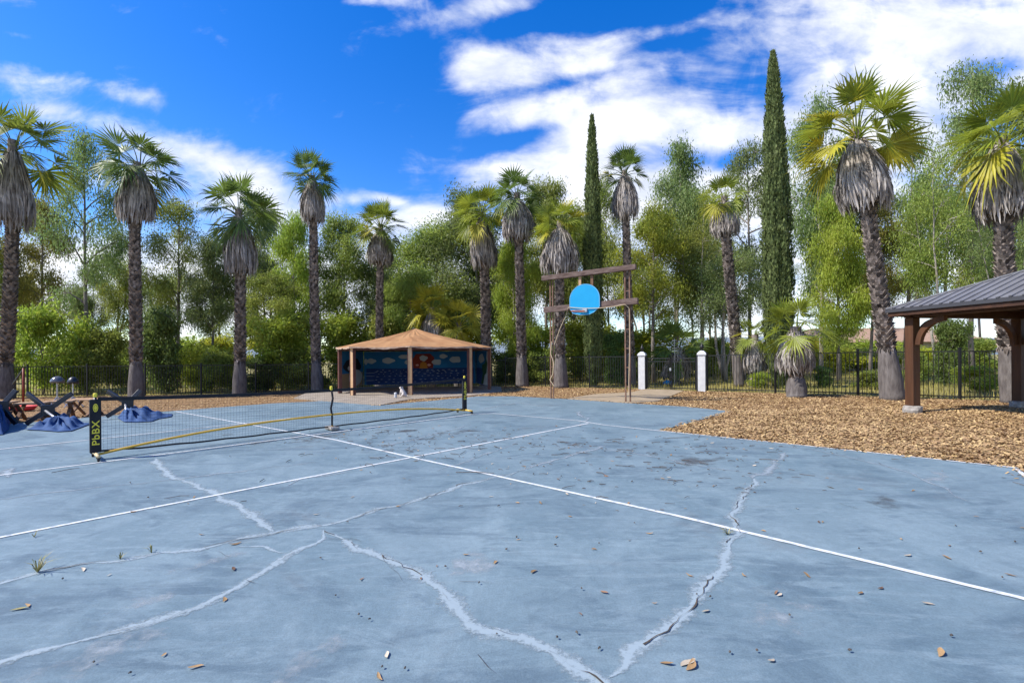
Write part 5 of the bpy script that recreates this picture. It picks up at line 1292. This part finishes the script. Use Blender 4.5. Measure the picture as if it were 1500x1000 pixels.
for r_, z in ((.1, .02), (.34, .03), (.42, .12), (.45, .125), (.36, .0)): V += [(c[0] + r_ * 1.2 * math.cos(a), c[1] + r_ * .7 * math.sin(a), c[2] + z + .01) for a in th]
g.add(V, [tuple(range(20))] + [(r * 20 + k, r * 20 + (k + 1) % 20, (r + 1) * 20 + (k + 1) % 20, (r + 1) * 20 + k) for r in range(4) for k in range(20)])
tag(g.build('plastic_tray', mt['red_bright'], loc=c, smooth=True), 'shallow red plastic tray lying on the mulch by the stools', 'tray')
for (px, base, ytop, wpx, lab, mk) in ((84, 596, 556, 8.5, 'thin stand with shiny curved hood behind the picnic stools', 'chrome'), (107, 596, 557, 7, 'thin stand with dark domed top and pale crossbar behind the stools', 'black_paint')):
    b = Gd(px, base); tp = P(px, ytop, b[1]); t = thing('hooded_stand', b, lab, 'stand'); rr = wpx * b[1] / F
    g = G(); g.tube([b, (b[0], b[1], tp[2])], .022, 8); g.build('pole', mt['steel'], t)
    g = G(); g.lathe([(rr, -.09), (rr * .95, -.03), (rr * .7, .06), (rr * .35, .11), (.01, .125)], tp, 16); g.build('hood', mt[mk], t, smooth=True)
    g = G()
    for k in range(3): a = 2 * PI * k / 3 + .4; g.tube([b + (0, 0, .35), b + (.28 * math.cos(a), .28 * math.sin(a), .01)], .014, 6)
    g.build('tripod', mt['steel'], t)
    g = G(); g.tube([tp + (-rr * 1.2, 0, -.1), tp + (rr * 1.2, 0, -.1)], .014, 6); g.build('crossbar', mt['chrome'], t)
# things beyond the gate
c = Gd(978, 563.5); g = G(); c = np.array([(978 - 750) / F * 24.2, 24.2, TZ(7.9, 24.2)])
g.lathe([(.22, 0), (.26, .04), (.2, .16), (.08, .22)], c, 12); tag(g.build('toy_bucket', mt['teal'], loc=c, smooth=True), 'teal plastic toy lying in the grass beyond the gate', 'toy')
sp = P(988, 505, 23.5); t = thing('wind_spinner', (sp[0], sp[1], TZ(sp[0], sp[1]) - .04), 'white twisted wind spinner on a pole behind the gate', 'wind spinner')
g = G(); g.tube([(sp[0], sp[1], TZ(sp[0], sp[1]) - .05), (sp[0], sp[1], sp[2] + .3)], .012, 6); g.build('pole', mt['steel'], t)
g = G()
for k in range(5): a = k * .5; g.box((sp[0], sp[1], sp[2] - .3 + k * .13), (.26, .03, .03), [[math.cos(a), math.sin(a), 0], [-math.sin(a), math.cos(a), 0], [0, 0, 1]])
g.build('vane', mt['white_post'], t)

# ------------------------------------------------------------------ leaves, twigs and weeds on the court
LEAF = []
rg = np.random.default_rng(31)
for v in range(6):
    g = G(); n = 7; V = []; L_ = 1.0; bend = rg.uniform(.1, .35); curl = rg.uniform(.1, .5)
    for k in range(n):
        f = k / (n - 1); w = .19 * math.sin(PI * min(.97, f * .93 + .05)) ** .9 * (1 if v % 2 else .75); zz = bend * (f - .5) ** 2 + .01; sw = .1 * math.sin(f * 4 + v)
        V += [(f - .5, sw - w, zz + curl * w), (f - .5, sw, zz), (f - .5, sw + w, zz + curl * w * rg.uniform(.5, 1.3))]
    Fa = np.array([(3 * k + c, 3 * k + 3 + c, 3 * k + 4 + c, 3 * k + 1 + c) for k in range(n - 1) for c in (0, 1)])
    g.add(V, Fa); LEAF.append((g, v))
leaf_me = {}
def leaf(px, py, size, rot, v, mk, label='curled dry leaf lying flat on the blue court'):
    c = Gd(px, py, 0)
    key = (v, mk)
    if key not in leaf_me:
        o = LEAF[v][0].build('fallen_leaf', mt[mk], loc=(0, 0, 0), smooth=True); leaf_me[key] = o.data
    else:
        o = bpy.data.objects.new('fallen_leaf', leaf_me[key]); COL.objects.link(o)
    o.location = (c[0], c[1], .006); o.rotation_euler = (rg.normal(0, .15), rg.normal(0, .12), rot); o.scale = (size, size, size)
    tag(o, label, 'leaf', 'fallen leaves on the court'); return o
BIG = [(344, 797, .15), (342, 834, .11), (121, 835, .12), (328, 879, .10), (196, 750, .1), (275, 738, .06), (530, 849, .08), (567, 960, .09), (556, 992, .1), (782, 838, .11), (683, 813, .09), (885, 868, .09), (872, 737, .06), (835, 757, .07), (855, 740, .05), (1012, 975, .15), (1137, 869, .09), (1142, 872, .08), (1090, 843, .08), (1182, 843, .1), (1260, 869, .1), (1290, 862, .08), (1359, 885, .11), (1378, 957, .13), (1480, 843, .1), (1387, 817, .11), (1400, 770, .08), (1330, 814, .1), (1391, 800, .07), (1338, 719, .08), (1260, 717, .09), (1064, 657, .1), (1130, 657, .11), (950, 680, .08), (820, 700, .05), (748, 709, .05), (600, 703, .05), (960, 748, .07), (904, 748, .07), (870, 805, .07), (815, 787, .07), (617, 848, .06), (650, 720, .05), (1320, 790, .06), (1430, 757, .06), (1500, 774, .1), (640, 830, .05), (1034, 896, .09), (1010, 843, .09), (1470, 700, .07), (1380, 690, .06), (1200, 765, .07), (160, 843, .06), (240, 960, .06), (40, 888, .1), (1205, 765, .06), (850, 900, .06), (1130, 968, .08)]
mks = ['leaf_tan', 'leaf_brown', 'leaf_pale', 'leaf_tan', 'leaf_tan']
leaf(1008, 972, .09, .6, 1, 'leaf_pale', 'largest pale leaf with dark underside near the bottom centre right')
leaf(29, 893, .09, .4, 0, 'weed', 'fresh green leaf lying near the bottom left')
for k, (px, py, s) in enumerate(BIG): leaf(px, py, s * .62, rg.uniform(0, 6.28), k % 6, mks[k % 5])
for k in range(190):
    if k < 130: px = rg.normal(900, 240); py = 622 + abs(rg.normal(0, 45))
    elif k < 142: px = rg.uniform(0, 1500); py = rg.uniform(650, 980)
    else: px = rg.normal(620, 110); py = 618 + abs(rg.normal(0, 28))
    c = Gd(px, py, 0)
    if not inside(court_poly, np.array([c[0]]), np.array([c[1]]))[0] or py > 995: continue
    leaf(px, py, rg.uniform(.025, .075), rg.uniform(0, 6.28), int(rg.integers(6)), mks[int(rg.integers(5))])
# twig litter
g = G(); rg = np.random.default_rng(9)
for k in range(420):
    m = rg.random()
    if m < .5: px, py = rg.normal(960, 130), 640 + abs(rg.normal(0, 38))
    elif m < .88: px, py = rg.normal(620, 90), 630 + abs(rg.normal(0, 25))
    else: px, py = rg.uniform(0, 1500), rg.uniform(640, 990)
    c = Gd(px, py, 0)
    if not inside(court_poly, np.array([c[0]]), np.array([c[1]]))[0]: continue
    a = rg.uniform(0, 6.28) if m > .5 else rg.normal(-.1, .5); L_ = rg.exponential(.07) + .012 if py < 760 else rg.uniform(.006, .02)
    L_ = min(L_, .5); dv = np.array([math.cos(a), math.sin(a), 0]) * L_ / 2; b = rg.normal(0, .03, 3) * L_ * 3; b[2] = 0
    r_ = .0025 + .003 * rg.random() + (.0015 if L_ < .03 else 0)
    g.tube([c - dv + (0, 0, .014), c + b + (0, 0, .018), c + dv + (0, 0, .014)], [r_, r_, r_ * .6], 4)
tag(g.build('twig_litter', mt['twig']), 'fine dark twigs and crumbs scattered over the blue court', 'twigs', kind='stuff')
for px, py, n, h, lab in ((55, 838, 16, .16, 'straggly dry weed in the court crack at the left edge'), (222, 809, 5, .09, 'small upright grass sprout in the long court crack'), (176, 818, 6, .10, 'thin grass sprout in the crack left of the small sprout'), (1066, 783, 14, .08, 'low green weed in the crack beside the white line'), (50, 786, 4, .06, 'tiny dry grass stalk below the white line on the left')):
    c = Gd(px, py, 0); g = G(); r_ = np.random.default_rng(px)
    for k in range(n):
        a = r_.uniform(0, 6.28); L_ = h * r_.uniform(.5, 1.2); ln = r_.uniform(.2, 1.1); d1 = np.array([math.cos(a) * ln, math.sin(a) * ln, 1.0]); d1 /= np.linalg.norm(d1)
        sdv = np.array([-math.sin(a), math.cos(a), 0]) * .0035; m = c + d1 * L_ * .6; e = c + d1 * L_ + np.array([math.cos(a), math.sin(a), -.6]) * L_ * .3
        g.add([c - sdv, c + sdv, m + sdv, m - sdv, e], [(0, 1, 2, 3), (3, 2, 4)])
    tag(g.build('weed', mt['weed'], loc=c), lab, 'weed', 'weeds growing in the court cracks')
